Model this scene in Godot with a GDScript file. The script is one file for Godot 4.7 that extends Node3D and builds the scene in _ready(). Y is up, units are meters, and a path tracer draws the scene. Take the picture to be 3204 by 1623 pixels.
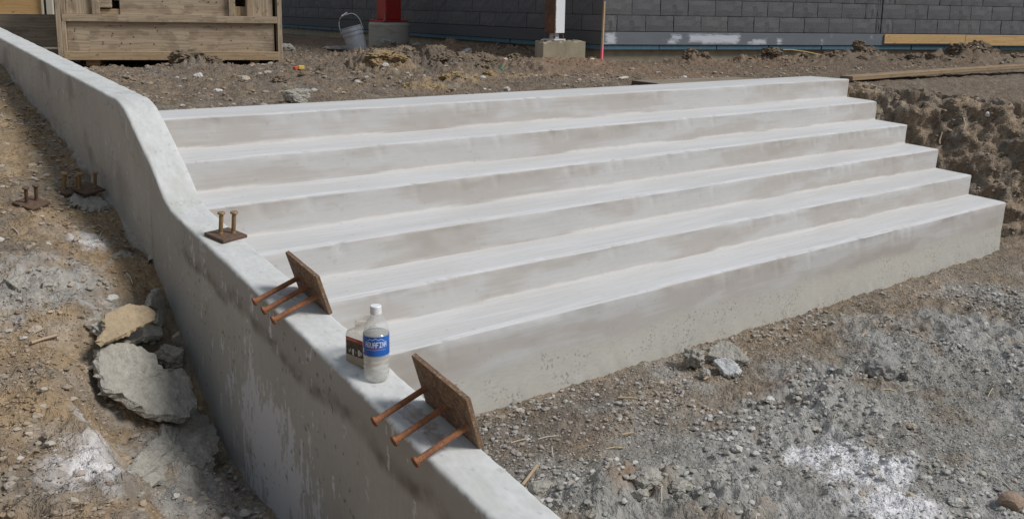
extends Node3D
# A construction yard: fresh concrete steps beside a sloping cheek wall, a dark block building behind, dirt and rubble all round.
# x runs along the steps, y is up, z comes towards the viewer. The nosing of the top step is y = 0, z = 0.

const RISE := 0.177
const GOING := 0.30
const WASH := 0.0146
const BATTER := 0.009
const STAIR_W := 6.158
const WALL_T := 0.168

var rng := RandomNumberGenerator.new()
var used := {}
var mats := {}
var boxes := {}
var balls := {}
var noise_a: FastNoiseLite
var noise_b: FastNoiseLite
var noise_c: FastNoiseLite
var noise_d: FastNoiseLite
var noise_cell: FastNoiseLite

# ------------------------------------------------------------------ names and nodes
func numbered(n: String) -> String:
	if not used.has(n):
		used[n] = 0
		return n
	used[n] += 1
	return "%s_%03d" % [n, used[n]]

func tag(o: Node3D, label: String, category := "", group := "", kind := "") -> Node3D:
	if label != "": o.set_meta("label", label)
	if category != "": o.set_meta("category", category)
	if group != "": o.set_meta("group", group)
	if kind != "": o.set_meta("kind", kind)
	return o

func thing(called: String, label: String, category: String, at := Vector3.ZERO, turn := 0.0, group := "") -> Node3D:
	var o := Node3D.new()
	o.name = numbered(called)
	add_child(o)
	o.position = at
	o.rotation.y = turn
	tag(o, label, category, group)
	return o

func obj(called: String, mesh: Mesh, mat: Material, parent: Node = null, xf := Transform3D.IDENTITY) -> MeshInstance3D:
	var o := MeshInstance3D.new()
	o.mesh = mesh
	o.material_override = mat
	o.transform = xf
	if parent == null:
		o.name = numbered(called)
		add_child(o)
	else:
		o.name = called
		parent.add_child(o, true)
	return o

func at(p: Vector3, euler := Vector3.ZERO) -> Transform3D:
	return Transform3D(Basis.from_euler(euler), p)

# ------------------------------------------------------------------ noise, images and materials
func fnl(s: int, freq: float, oct := 4, kind := FastNoiseLite.TYPE_SIMPLEX_SMOOTH) -> FastNoiseLite:
	var n := FastNoiseLite.new()
	n.seed = s
	n.noise_type = kind
	n.frequency = freq
	n.fractal_type = FastNoiseLite.FRACTAL_FBM if oct > 1 else FastNoiseLite.FRACTAL_NONE
	n.fractal_octaves = oct
	return n

# f(u, v) gives a linear colour; the picture is stored in sRGB
func paint(w: int, h: int, f: Callable) -> ImageTexture:
	var data := PackedByteArray()
	data.resize(w * h * 3)
	var k := 0
	for y in h:
		for x in w:
			var c: Color = f.call((x + 0.5) / w, (y + 0.5) / h)
			data[k] = int(clampf(pow(clampf(c.r, 0.0, 1.0), 0.4545) * 255.0, 0.0, 255.0))
			data[k + 1] = int(clampf(pow(clampf(c.g, 0.0, 1.0), 0.4545) * 255.0, 0.0, 255.0))
			data[k + 2] = int(clampf(pow(clampf(c.b, 0.0, 1.0), 0.4545) * 255.0, 0.0, 255.0))
			k += 3
	var im := Image.create_from_data(w, h, false, Image.FORMAT_RGB8, data)
	return ImageTexture.create_from_image(im)

# f(u, v) gives a height 0..1
func relief(w: int, h: int, f: Callable) -> ImageTexture:
	var data := PackedByteArray()
	data.resize(w * h)
	var k := 0
	for y in h:
		for x in w:
			data[k] = int(clampf(f.call((x + 0.5) / w, (y + 0.5) / h) * 255.0, 0.0, 255.0))
			k += 1
	return ImageTexture.create_from_image(Image.create_from_data(w, h, false, Image.FORMAT_L8, data))

func surface(c: Color, rough := 0.9, tex: Texture2D = null, metal := 0.0) -> StandardMaterial3D:
	var s := StandardMaterial3D.new()
	s.albedo_color = c.linear_to_srgb()
	s.roughness = rough
	s.metallic = metal
	if tex: s.albedo_texture = tex
	return s

func tri(s: StandardMaterial3D, scale: float, world := false) -> StandardMaterial3D:
	s.uv1_triplanar = true
	s.uv1_world_triplanar = world
	s.uv1_scale = Vector3.ONE * scale
	return s

func bumped(s: StandardMaterial3D, tex: Texture2D, cm: float) -> StandardMaterial3D:
	s.heightmap_enabled = true
	s.heightmap_texture = tex
	s.heightmap_scale = cm
	return s

# ------------------------------------------------------------------ meshes
func face(st: SurfaceTool, a: Vector3, b: Vector3, c: Vector3, mid: Vector3, ua := Vector2.ZERO, ub := Vector2.ZERO, uc := Vector2.ZERO) -> void:
	var n := Plane(a, b, c).normal
	if n.dot((a + b + c) / 3.0 - mid) < 0.0:
		var t := b; b = c; c = t
		var u := ub; ub = uc; uc = u
	st.set_uv(ua); st.add_vertex(a)
	st.set_uv(ub); st.add_vertex(b)
	st.set_uv(uc); st.add_vertex(c)

func box_uv(p: Vector3, axis: int, s: Vector3, off: Vector2) -> Vector2:
	var i := (axis + 1) % 3
	var j := (axis + 2) % 3
	if s[j] > s[i]:
		var t := i; i = j; j = t
	return Vector2(p[i], p[j]) + off

# a box with chamfered edges, texture laid in metres with u along the longer side of each face
func add_box(st: SurfaceTool, s: Vector3, b: float, xf := Transform3D.IDENTITY, off := Vector2.ZERO) -> void:
	b = minf(b, minf(s.x, minf(s.y, s.z)) * 0.45)
	var h := s * 0.5
	var mid := xf.origin
	st.set_smooth_group(-1)
	for axis in 3:
		var i := (axis + 1) % 3
		var j := (axis + 2) % 3
		for sg in [-1.0, 1.0]:
			var q := []
			for cc in [[-1.0, -1.0], [1.0, -1.0], [1.0, 1.0], [-1.0, 1.0]]:
				var p := Vector3.ZERO
				p[axis] = sg * h[axis]
				p[i] = cc[0] * (h[i] - b)
				p[j] = cc[1] * (h[j] - b)
				q.append(p)
			var uv := []
			for p in q: uv.append(box_uv(p, axis, s, off + Vector2(axis * 0.37, sg * 0.21)))
			face(st, xf * q[0], xf * q[1], xf * q[2], mid, uv[0], uv[1], uv[2])
			face(st, xf * q[0], xf * q[2], xf * q[3], mid, uv[0], uv[2], uv[3])
	if b <= 0.0001: return
	for axis in 3:      # edges along axis
		var i := (axis + 1) % 3
		var j := (axis + 2) % 3
		for si in [-1.0, 1.0]:
			for sj in [-1.0, 1.0]:
				var q := []
				for e in [[-1.0, 0], [1.0, 0], [1.0, 1], [-1.0, 1]]:
					var p := Vector3.ZERO
					p[axis] = e[0] * (h[axis] - b)
					p[i] = si * (h[i] - (0.0 if e[1] == 0 else b))
					p[j] = sj * (h[j] - (b if e[1] == 0 else 0.0))
					q.append(p)
				var uv := []
				for p in q: uv.append(box_uv(p, i, s, off))
				face(st, xf * q[0], xf * q[1], xf * q[2], mid, uv[0], uv[1], uv[2])
				face(st, xf * q[0], xf * q[2], xf * q[3], mid, uv[0], uv[2], uv[3])
	for sx in [-1.0, 1.0]:
		for sy in [-1.0, 1.0]:
			for sz in [-1.0, 1.0]:
				face(st, xf * Vector3(sx * h.x, sy * (h.y - b), sz * (h.z - b)), xf * Vector3(sx * (h.x - b), sy * h.y, sz * (h.z - b)), xf * Vector3(sx * (h.x - b), sy * (h.y - b), sz * h.z), mid)

func start() -> SurfaceTool:
	var st := SurfaceTool.new()
	st.begin(Mesh.PRIMITIVE_TRIANGLES)
	return st

func done(st: SurfaceTool) -> ArrayMesh:
	st.generate_normals()
	return st.commit()

func cbox(s: Vector3, b := 0.004, off := Vector2.ZERO) -> ArrayMesh:
	var key := [s, b, off]
	if not boxes.has(key):
		var st := start()
		add_box(st, s, b, Transform3D.IDENTITY, off)
		boxes[key] = done(st)
	return boxes[key]

# profile: [radius, height] pairs from the foot up; seams at the given points stay sharp
func add_lathe(st: SurfaceTool, prof: Array, seg := 24, sharp := true, xf := Transform3D.IDENTITY, from := 0.0, to := TAU) -> void:
	var run := 0.0
	for k in prof.size() - 1:
		var a: Array = prof[k]
		var b: Array = prof[k + 1]
		var d := Vector2(a[0], a[1]).distance_to(Vector2(b[0], b[1]))
		st.set_smooth_group(k + 1 if sharp else 0)
		for i in seg:
			var t0 := lerpf(from, to, float(i) / seg)
			var t1 := lerpf(from, to, float(i + 1) / seg)
			var p := [Vector3(cos(t0) * a[0], a[1], sin(t0) * a[0]), Vector3(cos(t1) * a[0], a[1], sin(t1) * a[0]), Vector3(cos(t1) * b[0], b[1], sin(t1) * b[0]), Vector3(cos(t0) * b[0], b[1], sin(t0) * b[0])]
			var u := [Vector2(float(i) / seg, run), Vector2(float(i + 1) / seg, run), Vector2(float(i + 1) / seg, run + d), Vector2(float(i) / seg, run + d)]
			var idx := [0, 1, 2, 0, 2, 3]
			for n in 2:
				var q: Vector3 = xf * p[idx[n * 3]]
				var r: Vector3 = xf * p[idx[n * 3 + 1]]
				var w: Vector3 = xf * p[idx[n * 3 + 2]]
				if (r - q).cross(w - q).length_squared() < 1e-16: continue
				for m in 3:
					st.set_uv(u[idx[n * 3 + m]])
					st.add_vertex(xf * p[idx[n * 3 + m]])
		run += d

func lathe(prof: Array, seg := 24, sharp := true) -> ArrayMesh:
	var st := start()
	add_lathe(st, prof, seg, sharp)
	return done(st)

# a round bar through points
func tube(pts: Array, r: float, seg := 8) -> ArrayMesh:
	var st := start()
	st.set_smooth_group(0)
	var rings := []
	for k in pts.size():
		var d: Vector3 = (pts[mini(k + 1, pts.size() - 1)] - pts[maxi(k - 1, 0)]).normalized()
		var s := d.cross(Vector3.UP if absf(d.y) < 0.9 else Vector3.RIGHT).normalized()
		var u := s.cross(d).normalized()
		var ring := []
		for i in seg: ring.append(pts[k] + (s * cos(TAU * i / seg) + u * sin(TAU * i / seg)) * r)
		rings.append(ring)
	for k in rings.size() - 1:
		var mid: Vector3 = (pts[k] + pts[k + 1]) * 0.5
		for i in seg:
			var j := (i + 1) % seg
			face(st, rings[k][i], rings[k][j], rings[k + 1][j], mid)
			face(st, rings[k][i], rings[k + 1][j], rings[k + 1][i], mid)
	for e in [0, rings.size() - 1]:
		st.set_smooth_group(-1)
		var inner: Vector3 = pts[1] if e == 0 else pts[e - 1]
		for i in seg: face(st, pts[e], rings[e][i], rings[e][(i + 1) % seg], inner)
	return done(st)

# an irregular broken stone about one metre across, its centre at the origin
func ico(sub: int) -> Array:
	var t := (1.0 + sqrt(5.0)) / 2.0
	var v := []
	for p in [[-1, t, 0], [1, t, 0], [-1, -t, 0], [1, -t, 0], [0, -1, t], [0, 1, t], [0, -1, -t], [0, 1, -t], [t, 0, -1], [t, 0, 1], [-t, 0, -1], [-t, 0, 1]]:
		v.append(Vector3(p[0], p[1], p[2]).normalized())
	var f := [[0, 11, 5], [0, 5, 1], [0, 1, 7], [0, 7, 10], [0, 10, 11], [1, 5, 9], [5, 11, 4], [11, 10, 2], [10, 7, 6], [7, 1, 8], [3, 9, 4], [3, 4, 2], [3, 2, 6], [3, 6, 8], [3, 8, 9], [4, 9, 5], [2, 4, 11], [6, 2, 10], [8, 6, 7], [9, 8, 1]]
	for s in sub:
		var g := []
		var seen := {}
		for q in f:
			var mid := []
			for e in 3:
				var a: int = mini(q[e], q[(e + 1) % 3])
				var b: int = maxi(q[e], q[(e + 1) % 3])
				var key := Vector2i(a, b)
				if not seen.has(key):
					seen[key] = v.size()
					v.append(((v[a] + v[b]) * 0.5).normalized())
				mid.append(seen[key])
			g.append([q[0], mid[0], mid[2]]); g.append([q[1], mid[1], mid[0]]); g.append([q[2], mid[2], mid[1]]); g.append([mid[0], mid[1], mid[2]])
		f = g
	return [v, f]

func rock(s: int, sub := 2, rough := 0.12, cuts := 7, smooth := false, size := Vector3.ONE) -> ArrayMesh:
	var r := RandomNumberGenerator.new()
	r.seed = s
	var n := fnl(s, 1.3, 3)
	var fine := fnl(s + 9, 6.0, 3)
	if not balls.has(sub): balls[sub] = ico(sub)
	var base: Array = balls[sub]
	var planes := []
	for i in cuts:
		planes.append([Vector3(r.randfn(), r.randfn(), r.randfn()).normalized(), r.randf_range(0.55, 0.85)])
	var v := []
	for p in base[0]:
		var q: Vector3 = p
		for pl in planes:
			var over: float = q.dot(pl[0]) - pl[1]
			if over > 0.0: q -= pl[0] * over
		q *= 1.0 + rough * n.get_noise_3dv(p * 1.6) * 2.0
		if sub > 2: q *= 1.0 + rough * 0.55 * fine.get_noise_3dv(p)
		v.append(q * 0.5 * size)
	var st := start()
	st.set_smooth_group(0 if smooth else -1)
	for q in base[1]: face(st, v[q[0]], v[q[1]], v[q[2]], Vector3.ZERO)
	return done(st)

# a broken slab: outline of its upper face in world space, thickness, roughness of the upper face
func slab(outline: Array, thick: float, rough: float, s: int) -> Array:
	var n := fnl(s, 9.0, 4)
	var n2 := fnl(s + 5, 38.0, 2)
	var c := Vector3.ZERO
	for p in outline: c += p
	c /= outline.size()
	var nrm := Vector3.ZERO
	for i in outline.size():
		nrm += (outline[i] - c).cross(outline[(i + 1) % outline.size()] - c)
	nrm = nrm.normalized()
	if nrm.y < 0.0: nrm = -nrm
	var ring := []
	var total := 0.0
	for i in outline.size(): total += outline[i].distance_to(outline[(i + 1) % outline.size()])
	var step := total / 72.0
	for i in outline.size():
		var a: Vector3 = outline[i] - c
		var b: Vector3 = outline[(i + 1) % outline.size()] - c
		var k := maxi(1, int(round(a.distance_to(b) / step)))
		for j in k:
			var p: Vector3 = a.lerp(b, float(j) / k)
			ring.append(p * (1.0 + 0.06 * n.get_noise_3dv(p * 1.7 + c) + 0.05 * n2.get_noise_3dv(p + c)))
	var levels := []
	for q in [[0.0, 0.0], [0.06, 0.0], [0.13, 0.0], [0.2, 0.0], [0.28, 0.0], [0.36, 0.0], [0.44, 0.0], [0.52, 0.0], [0.6, 0.0], [0.68, 0.0], [0.76, 0.0], [0.84, 0.0], [0.91, 0.0], [0.97, -0.06], [1.0, -0.25], [1.0, -0.55], [0.97, -0.8], [0.9, -1.0], [0.5, -1.0], [0.0, -1.0]]:
		var row := []
		for p in ring:
			var w: Vector3 = p * q[0]
			var up := rough * (n.get_noise_3dv(w * 1.6 + c) * 1.5 + n2.get_noise_3dv(w * 1.1 + c) * 0.9) if q[1] > -0.1 else 0.0
			var side := Vector3.ZERO
			if q[1] < -0.1 and q[0] > 0.8: side = p.normalized() * thick * 0.5 * n2.get_noise_3dv(w + nrm * q[1] * 0.1)
			row.append(w + nrm * (up + q[1] * thick) + side)
		levels.append(row)
	var st := start()
	st.set_smooth_group(-1)
	for k in levels.size() - 1:
		var mid := -nrm * (thick * 0.5 if k >= 13 else 2.0)
		st.set_smooth_group(0 if k < 13 else -1)
		for i in ring.size():
			var j := (i + 1) % ring.size()
			if k > 0 and k < levels.size() - 2: face(st, levels[k][i], levels[k][j], levels[k + 1][j], mid)
			if k < levels.size() - 2: face(st, levels[k][i], levels[k + 1][j], levels[k + 1][i], mid)
			else: face(st, levels[k][i], levels[k][j], levels[k + 1][j], mid)
	return [done(st), c]

# ------------------------------------------------------------------ the lie of the land
const GULLY := [[-8.0, 0.30], [-3.55, 0.07], [-2.45, -0.13], [-1.56, -0.27], [-0.64, -0.46], [-0.19, -0.576], [0.25, -0.67], [0.5, -0.826], [0.75, -1.0], [0.985, -1.185], [1.2, -1.31], [1.5, -1.34], [6.0, -1.34]]
const BANKS := [[-8.0, 0.35], [-3.5, 0.10], [-1.56, -0.22], [-0.64, -0.38], [0.25, -0.55], [1.0, -0.74], [2.0, -0.93], [3.0, -1.0], [6.0, -1.05]]
# x, z, radius, height, roughness
const HEAPS := [
	[3.1, -3.3, 0.55, 0.10, 0.9], [3.9, -3.7, 0.8, 0.11, 1.0], [2.95, -2.95, 0.3, 0.07, 0.9], [3.0, -1.75, 0.3, 0.05, 0.9], [2.45, -1.4, 0.25, 0.04, 0.9], [4.6, -3.0, 0.5, 0.06, 0.6],
	[1.78, -4.72, 0.34, 0.10, 0.5], [1.1, -5.6, 0.45, -0.13, 0.2], [1.75, -5.3, 0.45, -0.13, 0.2], [2.4, -5.1, 0.45, -0.13, 0.2], [1.3, -6.2, 0.5, -0.1, 0.2], [2.1, -5.9, 0.5, -0.1, 0.2], [5.5, -7.1, 0.35, 0.05, 0.7], [4.3, -5.4, 0.8, 0.05, 0.7], [5.0, -4.4, 0.6, 0.04, 0.8], [6.0, -3.55, 0.35, 0.05, 0.4], [6.7, -5.6, 0.8, 0.12, 0.4], [6.2, -6.6, 0.5, 0.12, 0.4],
	[7.25, -2.8, 0.3, 0.09, 0.8], [7.9, -2.62, 0.25, 0.05, 0.9], [8.28, -2.42, 0.3, 0.11, 0.7], [8.85, -2.45, 0.2, 0.06, 0.8], [9.15, -2.1, 0.38, 0.12, 0.7], [9.55, -2.0, 0.3, 0.09, 0.7], [9.9, -1.95, 0.35, 0.10, 0.8], [10.4, -1.9, 0.3, 0.08, 0.7],
	[10.9, -1.75, 0.3, 0.10, 0.9], [11.4, -1.5, 0.42, 0.17, 0.8], [11.8, -1.35, 0.4, 0.09, 0.7], [12.5, -1.2, 0.45, 0.09, 0.7], [8.6, -2.1, 0.3, 0.04, 0.9],
	[1.0, 2.5, 0.24, 0.09, 0.9], [0.8, 2.35, 0.14, 0.04, 0.9], [1.25, 2.75, 0.3, 0.05, 0.7], [2.2, 2.45, 0.4, 0.025, 0.6], [3.7, 2.3, 0.8, 0.05, 0.4], [2.6, 2.3, 0.3, 0.03, 0.7], [1.8, 3.1, 0.3, 0.02, 0.3], [4.6, 2.6, 0.6, 0.04, 0.6],
	[-0.85, 1.35, 0.3, 0.05, 0.3], [-1.15, 1.9, 0.35, 0.06, 0.3], [-0.75, 1.85, 0.16, 0.05, 0.5], [-0.9, 2.3, 0.35, 0.07, 0.4], [-0.45, 1.55, 0.14, 0.06, 0.7], [-0.35, 1.9, 0.18, 0.04, 0.7], [-0.75, 0.45, 0.2, 0.03, 0.6],
]

func knots(t: float, k: Array) -> float:
	if t <= k[0][0]: return k[0][1]
	for i in range(1, k.size()):
		if t < k[i][0]: return lerpf(k[i - 1][1], k[i][1], (t - k[i - 1][0]) / (k[i][0] - k[i - 1][0]))
	return k[-1][1]

var heaps_near := {}

func sort_heaps() -> void:
	for h in HEAPS:
		for i in range(floori(h[0] - h[2] * 2.0), floori(h[0] + h[2] * 2.0) + 1):
			for j in range(floori(h[1] - h[2] * 2.0), floori(h[1] + h[2] * 2.0) + 1):
				var key := Vector2i(i, j)
				if not heaps_near.has(key): heaps_near[key] = []
				heaps_near[key].append(h)

func land(x: float, z: float) -> float:
	var nb := noise_b.get_noise_2d(x, z)
	var y := 0.0
	var grit := 1.0
	if x < -0.085 and z > -7.4:
		var g := knots(z, GULLY)
		var late := smoothstep(0.75, 1.25, z)
		var l := -x - 0.17 + nb * 0.05
		y = g + (knots(z, BANKS) - g) * lerpf(smoothstep(0.0, 0.5, l), 0.45 * smoothstep(0.0, 0.4, l) + 0.55 * smoothstep(0.42, 0.66, l), late)
		y += noise_a.get_noise_2d(x, z) * 0.05 * smoothstep(0.2, 0.8, -x)
	else:
		var up := -0.05 - 0.13 * smoothstep(-0.3, 1.2, z)
		var lo := -1.3 + 0.2 * smoothstep(5.8, 7.5, x)
		if x < 6.17:
			if z < -0.3:
				y = up + noise_a.get_noise_2d(x, z) * 0.06 * smoothstep(-0.5, -1.6, z)
			elif z > 1.3:
				y = lo + noise_a.get_noise_2d(x, z) * 0.05 * smoothstep(1.6, 2.4, z)
			else:
				y = lerpf(lo, up, 1.0 - smoothstep(-0.36, -0.2, z))
				grit = 0.0
		else:
			var d := (x - 6.2) * 0.78 - (z - 0.05) * 0.62 + nb * 0.05
			var s := smoothstep(0.04, 0.16, d)
			y = lerpf(lo, up, s)
	if z < -0.45 or z > 1.6 or x < -0.1:
		for h in heaps_near.get(Vector2i(floori(x), floori(z)), []):
			var dx: float = x - h[0]
			var dz: float = z - h[1]
			var q: float = (dx * dx + dz * dz) / (h[2] * h[2])
			if q < 4.0:
				var e := exp(-q * 1.3)
				y += h[3] * e * (1.0 + 0.7 * h[4] * nb) 
				grit += 2.2 * h[4] * e
	var back := smoothstep(-1.0, -3.5, z)
	y += nb * 0.018 * grit
	y += noise_c.get_noise_2d(x, z) * 0.015 * minf(grit, 2.4) * (1.0 + back)
	y += (0.35 - absf(noise_d.get_noise_2d(x, z))) * 0.012 * minf(grit, 2.2)
	return y

func mixc(a: Color, b: Color, t: float) -> Color:
	return a.lerp(b, clampf(t, 0.0, 1.0))

func spot(x: float, z: float, cx: float, cz: float, rx: float, rz: float, edge: float) -> float:
	var q := sqrt(pow((x - cx) / rx, 2.0) + pow((z - cz) / rz, 2.0))
	return 1.0 - smoothstep(1.0 - edge, 1.0 + edge, q + noise_c.get_noise_2d(x * 0.7 + 9.0, z * 0.7) * 0.75 + noise_b.get_noise_2d(x, z + 4.0) * 0.5)

const BROWN := Color(0.245, 0.185, 0.128)
const DARK := Color(0.150, 0.118, 0.090)
const OCHRE := Color(0.375, 0.270, 0.160)
const SAND := Color(0.285, 0.185, 0.115)
const CLAY := Color(0.292, 0.278, 0.246)
const GREY := Color(0.385, 0.375, 0.350)
const LIME := Color(0.80, 0.79, 0.80)

func soil(x: float, z: float, y: float) -> Color:
	var a := noise_a.get_noise_2d(x * 1.7 + 31.0, z * 1.7)
	var b := noise_b.get_noise_2d(x * 0.8 + 7.0, z * 0.8 + 3.0)
	var c := noise_c.get_noise_2d(x * 0.5, z * 0.5 + 17.0)
	var q := noise_cell.get_noise_2d(x, z)
	var col := BROWN
	if x < -0.085:
		col = mixc(OCHRE, BROWN, 0.30 + a * 0.9 + b * 0.5)
		col = mixc(col, GREY, smoothstep(0.05, 0.5, b + 0.25 * c) * 0.28)
		col = mixc(col, CLAY, smoothstep(0.1, 0.5, a - b * 0.3) * 0.35)
		col = mixc(col, DARK, smoothstep(0.05, 0.5, -b + a) * 0.35)
		col = mixc(col, GREY, spot(x, z, -0.72, 0.55, 0.28, 0.25, 0.4) * 0.8)
		col = mixc(col, LIME, spot(x, z, -0.39, 0.08, 0.09, 0.08, 0.35) * 0.8)
		col = mixc(col, LIME, spot(x, z, -0.84, 1.84, 0.13, 0.14, 0.6) * 0.7)
		col = mixc(col, LIME, spot(x, z, -0.75, 1.5, 0.06, 0.10, 0.6) * 0.6)
		col = mixc(col, GREY, spot(x, z, -0.40, 1.75, 0.25, 0.5, 0.5) * 0.8)
	elif z > 1.0:
		col = mixc(CLAY, GREY, 0.35 + a + 0.5 * b)
		var foot := 1.0 - smoothstep(1.62, 2.15, z + a * 0.5 - 0.03 * x)
		col = mixc(col, mixc(BROWN, OCHRE, 0.3 + b), foot * 0.75)
		col = mixc(col, DARK, spot(x, z, 1.0, 1.75, 0.6, 0.25, 0.6) * 0.7)
		col = mixc(col, BROWN, smoothstep(0.15, 0.5, b - a * 0.4) * 0.6)
		col = mixc(col, SAND, spot(x, z, 1.0, 2.42, 0.14, 0.12, 0.5) * 0.6)
		col = mixc(col, DARK, spot(x, z, 0.72, 2.12, 0.12, 0.1, 0.6) * 0.5)
		col = mixc(col, SAND, spot(x, z, 2.35, 2.1, 0.2, 0.08, 0.5) * 0.5)
		var lime := maxf(maxf(spot(x, z, 1.93, 2.68, 0.17, 0.09, 0.5), spot(x, z, 1.88, 2.88, 0.17, 0.14, 0.5)), maxf(spot(x, z, 1.74, 3.1, 0.17, 0.15, 0.5), spot(x, z, 2.0, 2.98, 0.15, 0.06, 0.5)))
		col = mixc(col, LIME, lime * 0.95)
		col = mixc(col, BROWN, smoothstep(6.0, 6.8, x) * 0.8)
	else:
		col = mixc(BROWN, CLAY, 0.06 + a * 0.7 + b * 0.4)
		col = mixc(col, DARK, smoothstep(-0.1, 0.4, b + c * 0.6) * 0.75)
		col = mixc(col, SAND, smoothstep(3.8, 5.2, x + a * 1.5) * smoothstep(-0.9, -1.6, z + b * 0.5) * 0.55)
		col = mixc(col, SAND, maxf(spot(x, z, 6.4, -5.6, 1.0, 1.5, 0.5), spot(x, z, 6.1, -3.5, 0.7, 0.4, 0.5)) * 0.85)
		col = mixc(col, SAND, smoothstep(6.5, 7.5, x) * smoothstep(-2.2, -3.0, z) * 0.5)
		col = mixc(col, DARK, maxf(spot(x, z, 3.7, -3.6, 1.2, 0.7, 0.6), spot(x, z, 10.5, -1.8, 2.4, 0.35, 0.6)) * 0.75)
		var och := maxf(maxf(spot(x, z, 2.97, -2.98, 0.30, 0.2, 0.5), spot(x, z, 2.97, -1.72, 0.32, 0.16, 0.5)), maxf(spot(x, z, 2.45, -1.32, 0.22, 0.14, 0.5), spot(x, z, 3.9, -2.2, 0.3, 0.2, 0.5)))
		col = mixc(col, OCHRE, och * 0.8)
		if x > 6.15:
			col = mixc(col, mixc(DARK, BROWN, 0.5 + b), 0.4)
			col = mixc(col, CLAY, spot(x, z, 6.6, 0.8, 0.5, 0.3, 0.6) * 0.35)
	var k := 1.0 + 0.30 * q + 0.24 * c
	return Color(col.r * k, col.g * k, col.b * k)

func axis_steps(parts: Array) -> PackedFloat32Array:
	# parts: [from, to, step] runs, each taking over where the last one ended
	var out := PackedFloat32Array()
	for p in parts:
		var n := maxi(1, int(round((p[1] - p[0]) / p[2])))
		for i in n: out.append(lerpf(p[0], p[1], float(i) / n))
	out.append(parts[-1][1])
	return out

func build_ground() -> void:
	var xs := axis_steps([[-120.0, -30.0, 15.0], [-30.0, -8.0, 2.0], [-8.0, -2.4, 0.25], [-2.4, -1.3, 0.035], [-1.3, 4.2, 0.02], [4.2, 8.2, 0.032], [8.2, 13.5, 0.06], [13.5, 20.0, 0.5], [20.0, 140.0, 12.0]])
	var zs := axis_steps([[-140.0, -30.0, 11.0], [-30.0, -11.0, 1.0], [-11.0, -8.0, 0.1], [-8.0, -4.0, 0.05], [-4.0, -0.4, 0.03], [-0.4, 1.4, 0.025], [1.4, 3.8, 0.018], [3.8, 6.0, 0.1], [6.0, 30.0, 1.5], [30.0, 120.0, 15.0]])
	var nx := xs.size()
	var nz := zs.size()
	var hs := PackedFloat32Array()
	hs.resize(nx * nz)
	var pos := PackedVector3Array()
	pos.resize(nx * nz)
	var cols := PackedColorArray()
	cols.resize(nx * nz)
	for j in nz:
		var z := zs[j]
		for i in nx:
			var x := xs[i]
			var inside := x > 0.1 and x < 6.05 and z > -0.2 and z < 1.35
			var y := -1.3 if inside else land(x, z)
			var k := j * nx + i
			hs[k] = y
			pos[k] = Vector3(x, y, z)
			cols[k] = BROWN if inside else soil(x, z, y)
	var nor := PackedVector3Array()
	nor.resize(nx * nz)
	for j in nz:
		for i in nx:
			var i0 := maxi(i - 1, 0)
			var i1 := mini(i + 1, nx - 1)
			var j0 := maxi(j - 1, 0)
			var j1 := mini(j + 1, nz - 1)
			var dx := (hs[j * nx + i1] - hs[j * nx + i0]) / (xs[i1] - xs[i0])
			var dz := (hs[j1 * nx + i] - hs[j0 * nx + i]) / (zs[j1] - zs[j0])
			nor[j * nx + i] = Vector3(-dx, 1.0, -dz).normalized()
	var idx := PackedInt32Array()
	idx.resize((nx - 1) * (nz - 1) * 6)
	var t := 0
	for j in nz - 1:
		for i in nx - 1:
			var a := j * nx + i
			idx[t] = a; idx[t + 1] = a + 1; idx[t + 2] = a + nx
			idx[t + 3] = a + 1; idx[t + 4] = a + nx + 1; idx[t + 5] = a + nx
			t += 6
	var arr := []
	arr.resize(Mesh.ARRAY_MAX)
	arr[Mesh.ARRAY_VERTEX] = pos
	arr[Mesh.ARRAY_NORMAL] = nor
	arr[Mesh.ARRAY_COLOR] = cols
	arr[Mesh.ARRAY_INDEX] = idx
	var mesh := ArrayMesh.new()
	mesh.add_surface_from_arrays(Mesh.PRIMITIVE_TRIANGLES, arr)
	var o := obj("ground", mesh, mats.soil)
	tag(o, "bare brown and grey dirt of the building site", "ground", "", "structure")

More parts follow.
